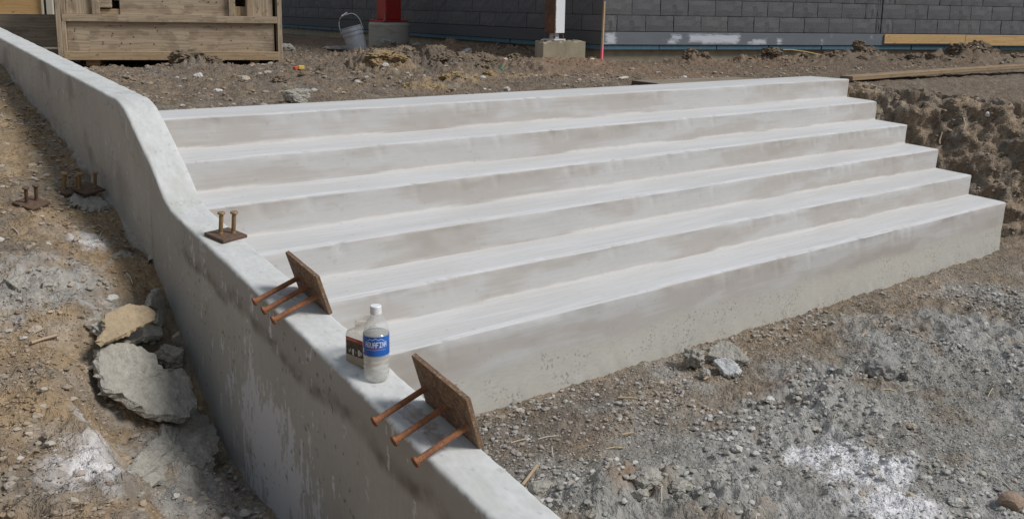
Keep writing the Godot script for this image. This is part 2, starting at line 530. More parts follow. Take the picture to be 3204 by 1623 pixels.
# loose stones too many to count, lying in the dirt
func scatter(called: String, label: String, mesh: Mesh, mat: Material, count: int, area: Rect2, lo: float, hi: float, tone: Array, bias: float, s: int) -> void:
	var r := RandomNumberGenerator.new()
	r.seed = s
	var buf := PackedFloat32Array()
	var made := 0
	var tries := 0
	var patch := fnl(s, 0.9, 3)
	while made < count and tries < count * 8:
		tries += 1
		var x := area.position.x + r.randf() * area.size.x
		var z := area.position.y + r.randf() * area.size.y
		if x > -0.19 and x < 6.2 and z > -0.43 and z < 1.5: continue
		if x > -0.19 and x < 0.02 and z > -7.0: continue
		var on_bank := bias < 0.0
		if not on_bank and r.randf() > clampf(0.4 + bias * patch.get_noise_2d(x, z) * 2.6, 0.02, 1.0): continue
		var size := lerpf(lo, hi, pow(r.randf(), 4.6))
		var y := 0.0
		var own := Color.BLACK
		if on_bank:
			var pick := r.randi() % bank_points.size()
			x = bank_points[pick].x
			z = bank_points[pick].z
			y = bank_points[pick].y - size * 0.1
			own = bank_colors[pick]
		else:
			y = land(x, z)
			own = soil(x, z, y)
		var b := Basis.from_euler(Vector3(r.randf() * TAU, r.randf() * TAU, r.randf() * TAU)).scaled(Vector3(size * r.randf_range(0.8, 1.3), size * r.randf_range(0.45, 0.8), size * r.randf_range(0.7, 1.1)))
		var p := Vector3(x, y + size * 0.12, z)
		var c: Color = own
		var tc: Color = tone[r.randi() % tone.size()]
		c = c.lerp(tc, r.randf_range(0.25, 0.9))
		var k := r.randf_range(0.8, 1.2)
		for v in [b.x.x, b.y.x, b.z.x, p.x, b.x.y, b.y.y, b.z.y, p.y, b.x.z, b.y.z, b.z.z, p.z, c.r * k, c.g * k, c.b * k, 1.0]: buf.append(v)
		made += 1
	var mm := MultiMesh.new()
	mm.transform_format = MultiMesh.TRANSFORM_3D
	mm.use_colors = true
	mm.mesh = mesh
	mm.instance_count = made
	mm.buffer = buf
	var o := MultiMeshInstance3D.new()
	o.name = numbered(called)
	o.multimesh = mm
	o.material_override = mat
	add_child(o)
	tag(o, label, "gravel", "", "stuff")

func build_gravel() -> void:
	var tan_tones := [Color(0.36, 0.29, 0.21), Color(0.30, 0.26, 0.21), Color(0.42, 0.38, 0.33), Color(0.27, 0.19, 0.12)]
	var grey_tones := [Color(0.42, 0.41, 0.39), Color(0.33, 0.32, 0.30), Color(0.50, 0.49, 0.47), Color(0.33, 0.29, 0.24)]
	var a := rock(11, 1, 0.16, 6)
	var b := rock(23, 1, 0.2, 8)
	var c := rock(37, 0, 0.2, 4)
	scatter("gravel", "loose grey gravel on the dirt before the lowest step", a, mats.pebble, 17000, Rect2(0.0, 1.5, 5.2, 2.3), 0.005, 0.034, grey_tones, 1.0, 101)
	scatter("gravel", "fine grey crumbs of stone on the dirt before the steps", c, mats.pebble, 60000, Rect2(0.0, 1.5, 6.0, 2.3), 0.0035, 0.017, grey_tones, 0.6, 102)
	scatter("gravel", "tan gravel on the slope along the outside of the cheek wall", b, mats.pebble, 9000, Rect2(-1.6, -3.0, 1.45, 5.6), 0.006, 0.034, tan_tones, 1.0, 103)
	scatter("gravel", "fine tan crumbs on the slope outside the cheek wall", c, mats.pebble, 32000, Rect2(-1.6, -3.5, 1.45, 6.0), 0.0035, 0.016, tan_tones, 0.6, 104)
	scatter("gravel", "small stones strewn over the dirt between the top step and building", a, mats.pebble, 9000, Rect2(0.0, -8.0, 12.5, 7.6), 0.012, 0.055, tan_tones, 0.9, 105)
	scatter("gravel", "dirt crumbs strewn over the ground behind the top step", c, mats.pebble, 26000, Rect2(0.0, -5.0, 11.0, 4.6), 0.007, 0.026, [Color(0.2, 0.15, 0.1), Color(0.26, 0.2, 0.14), Color(0.35, 0.31, 0.26)], 0.6, 106)
	scatter("gravel", "stones and clods on the cut earth bank past the steps", b, mats.pebble, 5500, Rect2(7.0, -0.6, 1.0, 0.2), 0.008, 0.045, [Color(0.2, 0.15, 0.1), Color(0.26, 0.2, 0.14), Color(0.33, 0.3, 0.26)], -1.0, 107)

# the cut face of the excavation past the end of the steps
var bank_points := PackedVector3Array()
var bank_colors := PackedColorArray()

func build_bank() -> void:
	var u := Vector3(0.62, 0.0, 0.785)
	var m := Vector3(-0.78, 0.0, 0.62)
	var n1 := fnl(1201, 2.6, 3)
	var n2 := fnl(1202, 9.0, 3)
	var n3 := fnl(1203, 30.0, 2)
	var curve := [[-0.40, 0.0], [-0.26, 0.0], [-0.13, 0.035], [-0.03, 0.11], [0.05, 0.22], [0.12, 0.35], [0.18, 0.49], [0.25, 0.63], [0.35, 0.77], [0.48, 0.88], [0.66, 0.97], [0.85, 1.01]]
	var rows := 64
	var cols := 230
	var pos := PackedVector3Array()
	var col := PackedColorArray()
	for i in cols + 1:
		var t := lerpf(-0.35, 4.6, pow(float(i) / cols, 1.25))
		var b := Vector3(6.2, 0, 0.05) + u * t
		var lo := b + m * 0.87
		var y0 := land(lo.x, lo.z)
		for j in rows + 1:
			var v := float(j) / rows * (curve.size() - 1)
			var k := mini(int(v), curve.size() - 2)
			var f := v - k
			var out: float = lerpf(curve[k][0], curve[k + 1][0], f)
			var down: float = lerpf(curve[k][1], curve[k + 1][1], f)
			var p := b + m * out
			var hi := b - m * maxf(-out, 0.25)
			p.y = lerpf(land(hi.x, hi.z), y0, down)
			var e := smoothstep(0.0, 0.12, float(j) / rows) * (1.0 - smoothstep(0.88, 1.0, float(j) / rows))
			var q := p * Vector3(1, 1.3, 1)
			var w := n1.get_noise_3dv(q) * 0.12 + n2.get_noise_3dv(q) * 0.065 + (0.3 - absf(n3.get_noise_3dv(q * 0.7))) * 0.05
			p += (m * 0.85 + Vector3.UP * 0.45) * w * (0.15 + 0.85 * e)
			if e < 0.2: p.y -= 0.02 * (1.0 - e * 5.0) - 0.004
			pos.append(p)
			var a := n1.get_noise_3dv(q * 1.4 + Vector3(9, 0, 0))
			var c := (BROWN * 1.45).lerp(DARK, clampf(0.2 + 0.9 * a + 0.5 * n2.get_noise_3dv(q), 0.0, 1.0))
			c = c.lerp(CLAY, smoothstep(0.0, 0.4, n2.get_noise_3dv(q * 0.7) * 0.5 + n1.get_noise_3dv(q * 1.1 + Vector3(0, 5, 3))) * 0.35)
			c = c.lerp(soil(p.x, p.z, p.y), 1.0 - e)
			col.append(c * (1.0 + 0.45 * n3.get_noise_3dv(q) + 0.25 * n2.get_noise_3dv(q * 1.7)))
	var st := start()
	st.set_smooth_group(0)
	for p in pos.size():
		st.set_color(col[p])
		st.add_vertex(pos[p])
	for i in cols:
		for j in rows:
			var a := i * (rows + 1) + j
			var d := a + rows + 1
			for k in [a, a + 1, d, a + 1, d + 1, d]: st.add_index(k)
	bank_points = pos
	bank_colors = col
	var o := obj("earth_bank", done(st), mats.soil)
	tag(o, "rough cut earth bank past the end of the steps", "bank", "", "structure")

func _ready() -> void:
	# ---- camera
	var cam := Camera3D.new()
	cam.name = "camera"
	add_child(cam)
	cam.position = Vector3(-1.4337, 0.5882, 4.7642)
	cam.rotation = Vector3(-0.1902, -0.6598, 0.0168)
	cam.projection = Camera3D.PROJECTION_FRUSTUM
	cam.near = 0.05
	cam.far = 400.0
	cam.size = 0.05 * 1305.0 / 2300.0
	cam.frustum_offset = Vector2(0.0, -0.05 * 189.4 / 2300.0)
	cam.current = true
	# ---- hazy sky and a veiled sun over the far end of the steps
	var sky_mat := ProceduralSkyMaterial.new()
	sky_mat.sky_top_color = Color(0.75, 0.80, 0.87)
	sky_mat.sky_horizon_color = Color(0.82, 0.86, 0.905)
	sky_mat.sky_curve = 0.2
	sky_mat.ground_bottom_color = Color(0.25, 0.22, 0.19)
	sky_mat.ground_horizon_color = Color(0.45, 0.42, 0.39)
	sky_mat.sun_angle_max = 1.0
	var sky := Sky.new()
	sky.sky_material = sky_mat
	var env := Environment.new()
	env.background_mode = Environment.BG_SKY
	env.sky = sky
	env.background_energy_multiplier = 0.54
	env.tonemap_mode = Environment.TONE_MAPPER_LINEAR
	env.tonemap_exposure = 1.02
	env.sdfgi_enabled = true
	env.ssao_enabled = true
	env.ssil_enabled = true
	var we := WorldEnvironment.new()
	we.name = "world_environment"
	we.environment = env
	add_child(we)
	var sun := DirectionalLight3D.new()
	sun.name = "sun"
	add_child(sun)
	sun.light_energy = 0.92
	sun.light_angular_distance = 18.0
	sun.light_color = Color(1.0, 0.99, 0.98)
	sun.shadow_enabled = true
	sun.look_at_from_position(Vector3.ZERO, Vector3(-0.50, -0.82, -0.62), Vector3.FORWARD)
	# ---- noises, materials
	noise_a = fnl(1, 0.9, 3)
	noise_b = fnl(2, 3.2, 4)
	noise_c = fnl(3, 14.0, 3)
	noise_d = fnl(4, 42.0, 2)
	noise_cell = fnl(5, 60.0, 2)
	sort_heaps()
	build_materials()
	# ---- the large structure
	build_ground()
	build_bank()
	build_stairs()
	build_wall()
	build_building()
	build_piers()
	# ---- things
	build_crate()
	build_shed()
	build_sky_screen()
	build_plates()
	build_bottles()
	build_timber()
	build_bucket()
	build_rubble()
	build_litter()
	build_gravel()

func grey(v: float) -> Color:
	return Color(v, v, v)

func wood_tex(s: int, light: Color, dark: Color, knotty: float, stain: float) -> ImageTexture:
	var g := fnl(s, 1.0, 4)
	var g2 := fnl(s + 1, 1.0, 3)
	var g3 := fnl(s + 2, 1.0, 3)
	return paint(512, 256, func(u: float, v: float):
		var w := v * 18.0 + g2.get_noise_2d(u * 1.2, v * 2.0) * 0.4
		var k := 0.5 + 0.9 * g.get_noise_2d(u * 0.9, w * 2.2) + 0.4 * g.get_noise_2d(u * 4.0, w * 9.0)
		var st := smoothstep(0.05, 0.5, g3.get_noise_2d(u * 4.0 + 3.0, v * 6.0)) * stain
		var kn := smoothstep(0.62, 0.75, g3.get_noise_2d(u * 9.0, v * 14.0 + 40.0) + 0.1) * knotty
		var c: Color = light.lerp(dark, clampf(k, 0.0, 1.0))
		c = c.lerp(dark * 0.5, clampf(st * 0.7 + kn, 0.0, 0.9))
		return c)

func rust_tex(s: int, a: Color, b: Color, pale: float) -> ImageTexture:
	var g := fnl(s, 1.0, 5)
	var g2 := fnl(s + 3, 1.0, 3)
	return paint(256, 256, func(u: float, v: float):
		var k := 0.5 + 1.3 * g.get_noise_2d(u * 5.0, v * 5.0)
		var f := g2.get_noise_2d(u * 40.0, v * 40.0)
		var c: Color = a.lerp(b, clampf(k + f * 0.22, 0.0, 1.0))
		c = c.lerp(Color(0.42, 0.36, 0.29), smoothstep(0.15, 0.45, g2.get_noise_2d(u * 14.0 + 8.0, v * 14.0)) * pale)
		return c)

func build_materials() -> void:
	# dirt: grains and small clods, laid over the colour of each place
	var ca := fnl(51, 1.0, 1, FastNoiseLite.TYPE_CELLULAR)
	ca.cellular_return_type = FastNoiseLite.RETURN_DISTANCE
	var cb := fnl(52, 1.0, 1, FastNoiseLite.TYPE_CELLULAR)
	cb.cellular_return_type = FastNoiseLite.RETURN_CELL_VALUE
	var gr := fnl(53, 1.0, 4)
	var dirt := paint(640, 640, func(u: float, v: float):
		var cell := cb.get_noise_2d(u * 42.0, v * 42.0)
		var k := 0.88 + 0.20 * cell + 0.26 * gr.get_noise_2d(u * 30.0, v * 30.0) + 0.2 * gr.get_noise_2d(u * 120.0, v * 120.0)
		var pale := smoothstep(0.72, 0.9, cb.get_noise_2d(u * 90.0 + 7.0, v * 90.0)) * 0.5
		return grey(k).lerp(Color(1.0, 0.98, 0.94), pale))
	var dirt_h := relief(640, 640, func(u: float, v: float):
		return clampf(0.55 - 0.45 * (ca.get_noise_2d(u * 42.0, v * 42.0) + 1.0) + 0.35 * gr.get_noise_2d(u * 30.0, v * 30.0) + 0.25 * gr.get_noise_2d(u * 110.0, v * 110.0) + 0.3, 0.0, 1.0))
	mats.soil = bumped(tri(surface(Color.WHITE, 1.0, dirt), 1.45, true), dirt_h, 1.6)
	mats.soil.vertex_color_use_as_albedo = true
	var peb := paint(128, 128, func(u: float, v: float): return grey(0.86 + 0.25 * gr.get_noise_2d(u * 12.0, v * 12.0)))
	mats.pebble = surface(Color.WHITE, 0.95, null)
	mats.pebble.vertex_color_use_as_albedo = true
	var rk := paint(384, 384, func(u: float, v: float):
		var k := 0.82 + 0.3 * gr.get_noise_2d(u * 7.0, v * 7.0) + 0.2 * gr.get_noise_2d(u * 40.0, v * 40.0)
		var hole := smoothstep(0.28, 0.5, gr.get_noise_2d(u * 22.0 + 5.0, v * 22.0))
		return grey(k * (1.0 - 0.35 * hole)))
	var rk_h := relief(384, 384, func(u: float, v: float): return clampf(0.5 + 0.5 * gr.get_noise_2d(u * 14.0, v * 14.0) + 0.35 * gr.get_noise_2d(u * 55.0, v * 55.0), 0.0, 1.0))
	mats.slab = bumped(tri(surface(Color(0.47, 0.445, 0.385), 0.95, rk), 4.5), rk_h, 0.8)
	mats.slab_dark = bumped(tri(surface(Color(0.43, 0.40, 0.345), 0.95, rk), 3.0), rk_h, 0.5)
	mats.slab_ochre = bumped(tri(surface(Color(0.45, 0.35, 0.225), 0.95, rk), 2.2), rk_h, 0.5)
	mats.slab_white = bumped(tri(surface(Color(0.72, 0.72, 0.71), 0.95, rk), 3.0), rk_h, 0.6)
	mats.stone = bumped(tri(surface(Color(0.47, 0.445, 0.40), 0.95, rk), 4.0), rk_h, 0.6)
	mats.stone_dark = bumped(tri(surface(Color(0.36, 0.35, 0.33), 0.95, rk), 4.0), rk_h, 0.6)
	mats.stone_brown = bumped(tri(surface(Color(0.36, 0.26, 0.19), 0.9, rk), 2.5), rk_h, 0.3)
	mats.clod = bumped(tri(surface(Color(0.235, 0.18, 0.125), 1.0, rk), 3.0), rk_h, 0.6)
	mats.clod_ochre = bumped(tri(surface(Color(0.40, 0.29, 0.15), 1.0, rk), 3.0), rk_h, 0.6)
	mats.stone_plain = surface(Color(0.43, 0.41, 0.365), 0.95)
	mats.stone_pale = surface(Color(0.52, 0.50, 0.46), 0.95)
	mats.stone_tan = surface(Color(0.40, 0.345, 0.275), 0.95)
	# rusty steel
	var ru := rust_tex(61, Color(0.36, 0.135, 0.045), Color(0.17, 0.07, 0.035), 0.2)
	var ru2 := rust_tex(65, Color(0.25, 0.145, 0.08), Color(0.14, 0.09, 0.06), 0.45)
	var ru3 := rust_tex(68, Color(0.16, 0.085, 0.045), Color(0.085, 0.06, 0.045), 0.15)
	var ru_h := relief(256, 256, func(u: float, v: float): return clampf(0.5 + 0.5 * gr.get_noise_2d(u * 30.0, v * 30.0) + 0.3 * gr.get_noise_2d(u * 90.0, v * 90.0), 0.0, 1.0))
	mats.rust = bumped(tri(surface(Color.WHITE, 0.85, ru), 8.0), ru_h, 0.12)
	mats.rust_plate = bumped(tri(surface(Color.WHITE, 0.85, ru2), 4.0), ru_h, 0.08)
	mats.rust_dark = bumped(tri(surface(Color.WHITE, 0.75, ru3, 0.15), 9.0), ru_h, 0.06)
	mats.steel = surface(Color(0.27, 0.22, 0.17), 0.6, null, 0.4)
	mats.brass = surface(Color(0.36, 0.25, 0.13), 0.6, ru3, 0.4)
	mats.brass.albedo_color = Color(1, 1, 1)
	mats.brass.albedo_texture = rust_tex(71, Color(0.36, 0.26, 0.13), Color(0.26, 0.16, 0.08), 0.2)
	# wood
	mats.grey_wood = surface(Color.WHITE, 0.9, wood_tex(81, Color(0.52, 0.42, 0.30), Color(0.32, 0.235, 0.155), 0.7, 0.6))
	mats.pale_wood = surface(Color.WHITE, 0.9, wood_tex(85, Color(0.50, 0.38, 0.24), Color(0.33, 0.22, 0.12), 0.7, 0.2))
	mats.dull_wood = surface(Color.WHITE, 0.9, wood_tex(89, Color(0.30, 0.245, 0.18), Color(0.19, 0.15, 0.11), 0.5, 0.5))
	mats.yellow_ply = surface(Color.WHITE, 0.8, wood_tex(93, Color(0.62, 0.42, 0.19), Color(0.50, 0.30, 0.12), 0.9, 0.05))
	mats.dark_wood = surface(Color.WHITE, 0.9, wood_tex(97, Color(0.13, 0.085, 0.055), Color(0.075, 0.05, 0.035), 0.3, 0.3))
	mats.plank_wood = surface(Color.WHITE, 0.9, wood_tex(99, Color(0.36, 0.26, 0.15), Color(0.22, 0.15, 0.09), 0.6, 0.5))
	mats.shade = surface(Color(0.02, 0.02, 0.02), 1.0)
	mats.nail = surface(Color(0.06, 0.05, 0.045), 0.7)

# ------------------------------------------------------------------ the steps
func build_stairs() -> void:
	var root := thing("concrete_staircase", "six wide freshly rubbed pale concrete steps", "stairs")
	var g := fnl(201, 1.0, 4)
	var g2 := fnl(202, 1.0, 3)
	var pit := fnl(203, 1.0, 1, FastNoiseLite.TYPE_CELLULAR)
	pit.cellular_return_type = FastNoiseLite.RETURN_CELL_VALUE
	var gh := relief(512, 512, func(u: float, v: float): return clampf(0.5 + 0.4 * g.get_noise_2d(u * 40.0, v * 40.0) + 0.3 * g.get_noise_2d(u * 130.0, v * 130.0), 0.0, 1.0))
	for k in 6:
		var ny := -k * RISE
		var nz := k * GOING
		var back := -0.41 if k == 0 else (k - 1) * GOING - BATTER - 0.03
		var slope := (WASH / (GOING + BATTER)) if k > 0 else 0.0
		var foot := ny - (RISE - WASH) - 0.025 if k < 5 else -1.6
		var prof := []          # [z, y] from the back of the tread over the nosing and down
		for q in [0.0, 0.12, 0.25, 0.4, 0.55, 0.7, 0.82, 0.92]:
			var z := lerpf(back, nz - 0.012, q)
			prof.append([z, ny + (nz - z) * slope])
		var rad := 0.010
		for q in 7:
			var a := PI * 0.5 * (1.0 - q / 6.0)
			prof.append([nz - rad + cos(a) * rad, ny - rad + sin(a) * rad])
		var low := foot
		var nr := 6 if k < 5 else 16
		for q in range(1, nr + 1):
			var y := lerpf(ny - rad, low, float(q) / nr)
			prof.append([nz - BATTER * clampf((ny - y) / RISE, 0.0, 1.3), y])
		var run := [0.0]
		for i in range(1, prof.size()): run.append(run[-1] + Vector2(prof[i][0], prof[i][1]).distance_to(Vector2(prof[i - 1][0], prof[i - 1][1])))
		var total: float = run[-1]
		var nose: float = run[10]
		# colour: rubbed cement paste, damp patches, trowel streaks along the step
		var tex := paint(1024, 176 if k < 5 else 320, func(u: float, v: float):
			var x: float = u * STAIR_W
			var s: float = v * total
			var d: float = s - nose
			var ox := k * 13.7
			var cloud := g.get_noise_2d(x * 0.62 + ox, s * 2.6 + k * 3.0)
			var streak := g2.get_noise_2d(x * 1.6 + ox, s * 46.0)
			var fine := g2.get_noise_2d(x * 14.0, s * 90.0 + ox)
			var c := Color(0.55, 0.543, 0.53)
			c = c * (1.0 + 0.05 * streak + 0.04 * fine + 0.06 * cloud)
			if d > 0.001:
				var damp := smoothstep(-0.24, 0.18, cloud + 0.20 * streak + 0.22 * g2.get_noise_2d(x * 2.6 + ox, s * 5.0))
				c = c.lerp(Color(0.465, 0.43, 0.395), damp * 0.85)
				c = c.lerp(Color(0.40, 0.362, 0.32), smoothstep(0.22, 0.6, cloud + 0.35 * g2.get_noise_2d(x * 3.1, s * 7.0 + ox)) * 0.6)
				if k == 5:
					var raw := smoothstep(0.17, 0.23, d + 0.05 * g.get_noise_2d(x * 1.4, s * 2.0) + 0.012 * fine)
					c = c.lerp(Color(0.50, 0.485, 0.43) * (1.0 + 0.12 * cloud + 0.1 * fine), raw * 0.85)
					var holes := smoothstep(0.80 - 0.35 * smoothstep(0.30, 0.44, d), 0.98, pit.get_noise_2d(x * 150.0, s * 110.0) + 0.28 * g2.get_noise_2d(x * 5.0, s * 5.0))
					c = c.lerp(Color(0.13, 0.12, 0.105), holes * raw * 0.6 * smoothstep(-0.25, 0.25, g2.get_noise_2d(x * 2.3, s * 3.0 + 8.0)))
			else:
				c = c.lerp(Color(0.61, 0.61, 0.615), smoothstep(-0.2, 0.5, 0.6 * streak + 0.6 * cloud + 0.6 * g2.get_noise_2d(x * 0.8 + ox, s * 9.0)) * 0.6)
			# paste left along the edge
			var edge := 1.0 - smoothstep(0.0, 0.035, absf(d + 0.022))
			c = c.lerp(Color(0.66, 0.67, 0.69), edge * (0.1 + 0.8 * smoothstep(-0.1, 0.3, g2.get_noise_2d(x * 1.3 + ox, s * 60.0))))
			var lip := smoothstep(total - 0.045, total - 0.030, s + 0.006 * g2.get_noise_2d(x * 6.0 + ox, 3.0)) if k < 5 else 0.0
			c = c.lerp(Color(0.68, 0.65, 0.62), lip * smoothstep(-0.35, 0.1, g2.get_noise_2d(x * 0.9 + ox, 9.0)))
			var speck := smoothstep(0.975, 0.995, pit.get_noise_2d(x * 70.0 + ox, s * 70.0))
			c = c.lerp(Color(0.35, 0.33, 0.31), speck * 0.3)
			return c)
		var m := surface(Color.WHITE, 0.82, tex)
		m.texture_repeat = false
		var st := start()
		var n := 260
		var grid := []
		for i in n + 1:
			var x := lerpf(-0.005, STAIR_W, float(i) / n)
			var row := []
			for q in prof.size():
				var p: Array = prof[q]
				var w := 0.0022 * g.get_noise_2d(x * 1.8 + k * 7.0, q * 0.35) + 0.0008 * g2.get_noise_2d(x * 20.0, q * 2.0 + k)
				if k == 5 and p[1] < ny - 0.27: w += 0.012 * maxf(0.0, g2.get_noise_2d(x * 9.0, p[1] * 22.0)) * smoothstep(ny - 0.27, ny - 0.42, p[1])
				if q > 7 and q < 16:
					w -= 0.007 * smoothstep(0.34, 0.55, g2.get_noise_2d(x * 11.0 + k * 5.0, 2.0 + k)) + 0.0025 * maxf(0.0, g2.get_noise_2d(x * 26.0, 6.0 + k))
				row.append(Vector3(x, p[1] + w * (1.0 if q < 12 else 0.0), p[0] + w * (0.0 if q < 9 else 1.0)))
			grid.append(row)
		st.set_smooth_group(0)
		for i in n:
			for q in prof.size() - 1:
				var a: Vector3 = grid[i][q]
				var b: Vector3 = grid[i + 1][q]
				var c: Vector3 = grid[i + 1][q + 1]
				var d: Vector3 = grid[i][q + 1]
				var mid := Vector3(a.x, a.y - 0.3, a.z - 0.3)
				var u0 := clampf(a.x / STAIR_W, 0.001, 0.999)
				var u1 := clampf(b.x / STAIR_W, 0.001, 0.999)
				var v0: float = run[q] / total
				var v1: float = run[q + 1] / total
				face(st, a, b, c, mid, Vector2(u0, v0), Vector2(u1, v0), Vector2(u1, v1))
				face(st, a, c, d, mid, Vector2(u0, v0), Vector2(u1, v1), Vector2(u0, v1))
		# ends, underside and back
		st.set_smooth_group(-1)
		for e in [0, n]:
			var inner := Vector3(3.0, ny - 0.1, nz - 0.15)
			var heel := Vector3(grid[e][0].x, low, back)
			for q in prof.size() - 1:
				face(st, grid[e][q], grid[e][q + 1], heel, inner, Vector2(0.99 - run[q] * 0.1, run[q] / total), Vector2(0.99 - run[q] * 0.1, run[q + 1] / total), Vector2(0.98, 0.9))
		var b0 := Vector3(grid[0][0].x, low, back)
		var b1 := Vector3(STAIR_W, low, back)
		var cen := Vector3(3.0, (ny + low) * 0.5, nz - 0.1)
		face(st, b0, b1, grid[n][0], cen); face(st, b0, grid[n][0], grid[0][0], cen)
		face(st, b0, b1, grid[n][-1], cen); face(st, b0, grid[n][-1], grid[0][-1], cen)
		obj("step", done(st), m, root)

# ------------------------------------------------------------------ the cheek wall
const CREST := [[-7.0, 0.493], [-0.22, 0.092], [-0.10, 0.062], [0.0, 0.008], [0.3, -0.172], [0.50, -0.318], [0.58, -0.347], [1.0, -0.403], [1.5, -0.465], [2.0, -0.533], [2.5, -0.608], [3.0, -0.677], [3.6, -0.755]]

func crest(z: float) -> float:
	var s := 0.0
	for i in 9: s += knots(z + (i - 4) * 0.006, CREST)
	return s / 9.0

func build_wall() -> void:
	var root := thing("concrete_cheek_wall", "low smooth grey concrete wall sloping down beside the steps", "wall")
	var g := fnl(301, 1.0, 4)
	var g2 := fnl(302, 1.0, 3)
	var pit := fnl(303, 1.0, 1, FastNoiseLite.TYPE_CELLULAR)
	pit.cellular_return_type = FastNoiseLite.RETURN_CELL_VALUE
	var z0 := -7.0
	var z1 := 3.6
	var tall := 1.05
	# rows 0..0.8 of the picture: outer face by its distance below the crest; 0.8..1: the top
	var tex := paint(1536, 480, func(u: float, v: float):
		var z: float = lerpf(z0, z1, u)
		var cloud := g.get_noise_2d(z * 1.1, v * 2.0)
		var fine := g2.get_noise_2d(z * 22.0, v * 40.0)
		if v > 0.8:
			var w: float = (v - 0.8) / 0.2
			var c := Color(0.575, 0.58, 0.565) * (1.0 + 0.10 * g.get_noise_2d(z * 6.0, w * 2.0) + 0.09 * g2.get_noise_2d(z * 24.0, w * 6.0))
			c = c.lerp(Color(0.47, 0.475, 0.43), smoothstep(0.0, 0.5, g.get_noise_2d(z * 3.0 + 9.0, w * 1.2)) * 0.5)
			for q in [[1.62, 0.62, 0.07, 0.26], [2.58, 0.5, 0.10, 0.24], [2.70, 0.42, 0.06, 0.2]]:
				var e: float = sqrt(pow((z - q[0]) / q[2], 2.0) + pow((w - q[1]) / q[3], 2.0)) + 0.55 * g2.get_noise_2d(z * 30.0, w * 5.0)
				c = c.lerp(Color(0.30, 0.225, 0.185), (1.0 - smoothstep(0.75, 1.05, e)) * (0.55 + 0.4 * fine))
			for q in [[-0.42, 0.06], [-1.4, 0.035], [-2.4, 0.03], [-3.0, 0.02], [-3.7, 0.02]]:
				var e: float = absf(z - q[0] + 0.02 * g2.get_noise_2d(w * 8.0, z)) / q[1]
				c = c.lerp(Color(0.36, 0.35, 0.33), (1.0 - smoothstep(0.5, 1.0, e)) * smoothstep(-0.3, 0.15, g2.get_noise_2d(z * 40.0, w * 9.0)) * smoothstep(0.2, 0.35, w) * 0.55)
			c = c.lerp(Color(0.40, 0.39, 0.33), (1.0 - smoothstep(0.3, 1.0, absf(z - 0.53 + 0.02 * g2.get_noise_2d(w * 6.0, 1.0)) / 0.03)) * smoothstep(-0.2, 0.3, g2.get_noise_2d(z * 30.0, w * 7.0)) * 0.5)
			var speck := smoothstep(0.955, 0.985, pit.get_noise_2d(z * 110.0, w * 18.0))
			c = c.lerp(Color(0.25, 0.25, 0.24), speck * 0.35)
			var chip := (1.0 - smoothstep(0.0, 0.11, w)) * smoothstep(0.12, 0.35, g2.get_noise_2d(z * 30.0, 3.0 + w * 4.0)) * smoothstep(1.6, 2.9, z)
			return c.lerp(Color(0.25, 0.245, 0.235), chip * 0.8)
		var d: float = v / 0.8 * tall
		var streak := g2.get_noise_2d(z * 34.0, d * 3.0)
		var c := Color(0.525, 0.52, 0.492) * (1.0 + 0.13 * cloud + 0.05 * streak + 0.05 * fine)
		# damp tide marks under the crest
		var tide := 0.13 + 0.05 * g.get_noise_2d(z * 2.4, 5.0) + 0.015 * g2.get_noise_2d(z * 12.0, 9.0)
		var low := smoothstep(0.55, 0.85, z)
		var band := (1.0 - smoothstep(0.0, 0.045, absf(d - tide) - 0.01)) * low
		c = c.lerp(Color(0.17, 0.145, 0.12), band * (0.5 + 0.5 * g2.get_noise_2d(z * 7.0, d * 9.0)))
		c = c.lerp(Color(0.40, 0.39, 0.375), (1.0 - smoothstep(tide - 0.03, tide, d)) * low * 0.6)
		var soak := smoothstep(0.15, 0.55, g.get_noise_2d(z * 1.3 + 4.0, d * 1.6)) * smoothstep(0.3, -0.6, z)
		c = c.lerp(Color(0.235, 0.225, 0.205), soak * 0.55)
		var vein := 1.0 - smoothstep(0.0, 0.03, absf(g.get_noise_2d(z * 1.5, d * 2.4 + 2.0)))
		c = c.lerp(Color(0.17, 0.16, 0.145), vein * 0.32 * smoothstep(0.7, 0.1, z))
		c = c.lerp(Color(0.24, 0.235, 0.22), (1.0 - smoothstep(0.004, 0.012, absf(z - 0.27 - 0.004 * fine))) * smoothstep(0.2, 0.3, d) * 0.6)
		c = c * (1.0 - 0.07 * smoothstep(0.255, 0.275, z))
		# run of white paste and splashes
		var drip := (1.0 - smoothstep(0.012, 0.05, absf(z - 0.975 - 0.02 * sin(d * 14.0)))) * (1.0 - smoothstep(0.16, 0.42, d)) * smoothstep(-0.05, 0.2, g2.get_noise_2d(z * 70.0, d * 26.0))
		c = c.lerp(Color(0.66, 0.66, 0.66), drip * 0.7)
		var area := exp(-pow((z - 1.62 - (d - 0.5) * 0.55) / 0.36, 2.0)) * smoothstep(0.16, 0.62, d)
		var fleck := g2.get_noise_2d(z * 30.0, d * 7.0) * 0.6 + g.get_noise_2d(z * 7.0, d * 3.4) * 0.7 + g2.get_noise_2d(z * 70.0, d * 22.0) * 0.35
		c = c.lerp(Color(0.70, 0.705, 0.74), smoothstep(0.42, 0.52, fleck + area * 1.1 - 0.05) * 0.9)
		# blow holes
		var hole := smoothstep(0.93, 0.97, pit.get_noise_2d(z * 125.0, d * 70.0)) * smoothstep(0.1, 0.45, 0.35 + g.get_noise_2d(z * 1.5, d * 2.0 + 8.0)) * smoothstep(0.2, 1.0, z)
		return c.lerp(Color(0.07, 0.065, 0.06), hole * 0.55))
	var wh := relief(1024, 320, func(u: float, v: float): return clampf(0.5 + 0.35 * g2.get_noise_2d(u * 260.0, v * 40.0) + 0.3 * g2.get_noise_2d(u * 700.0, v * 110.0), 0.0, 1.0))
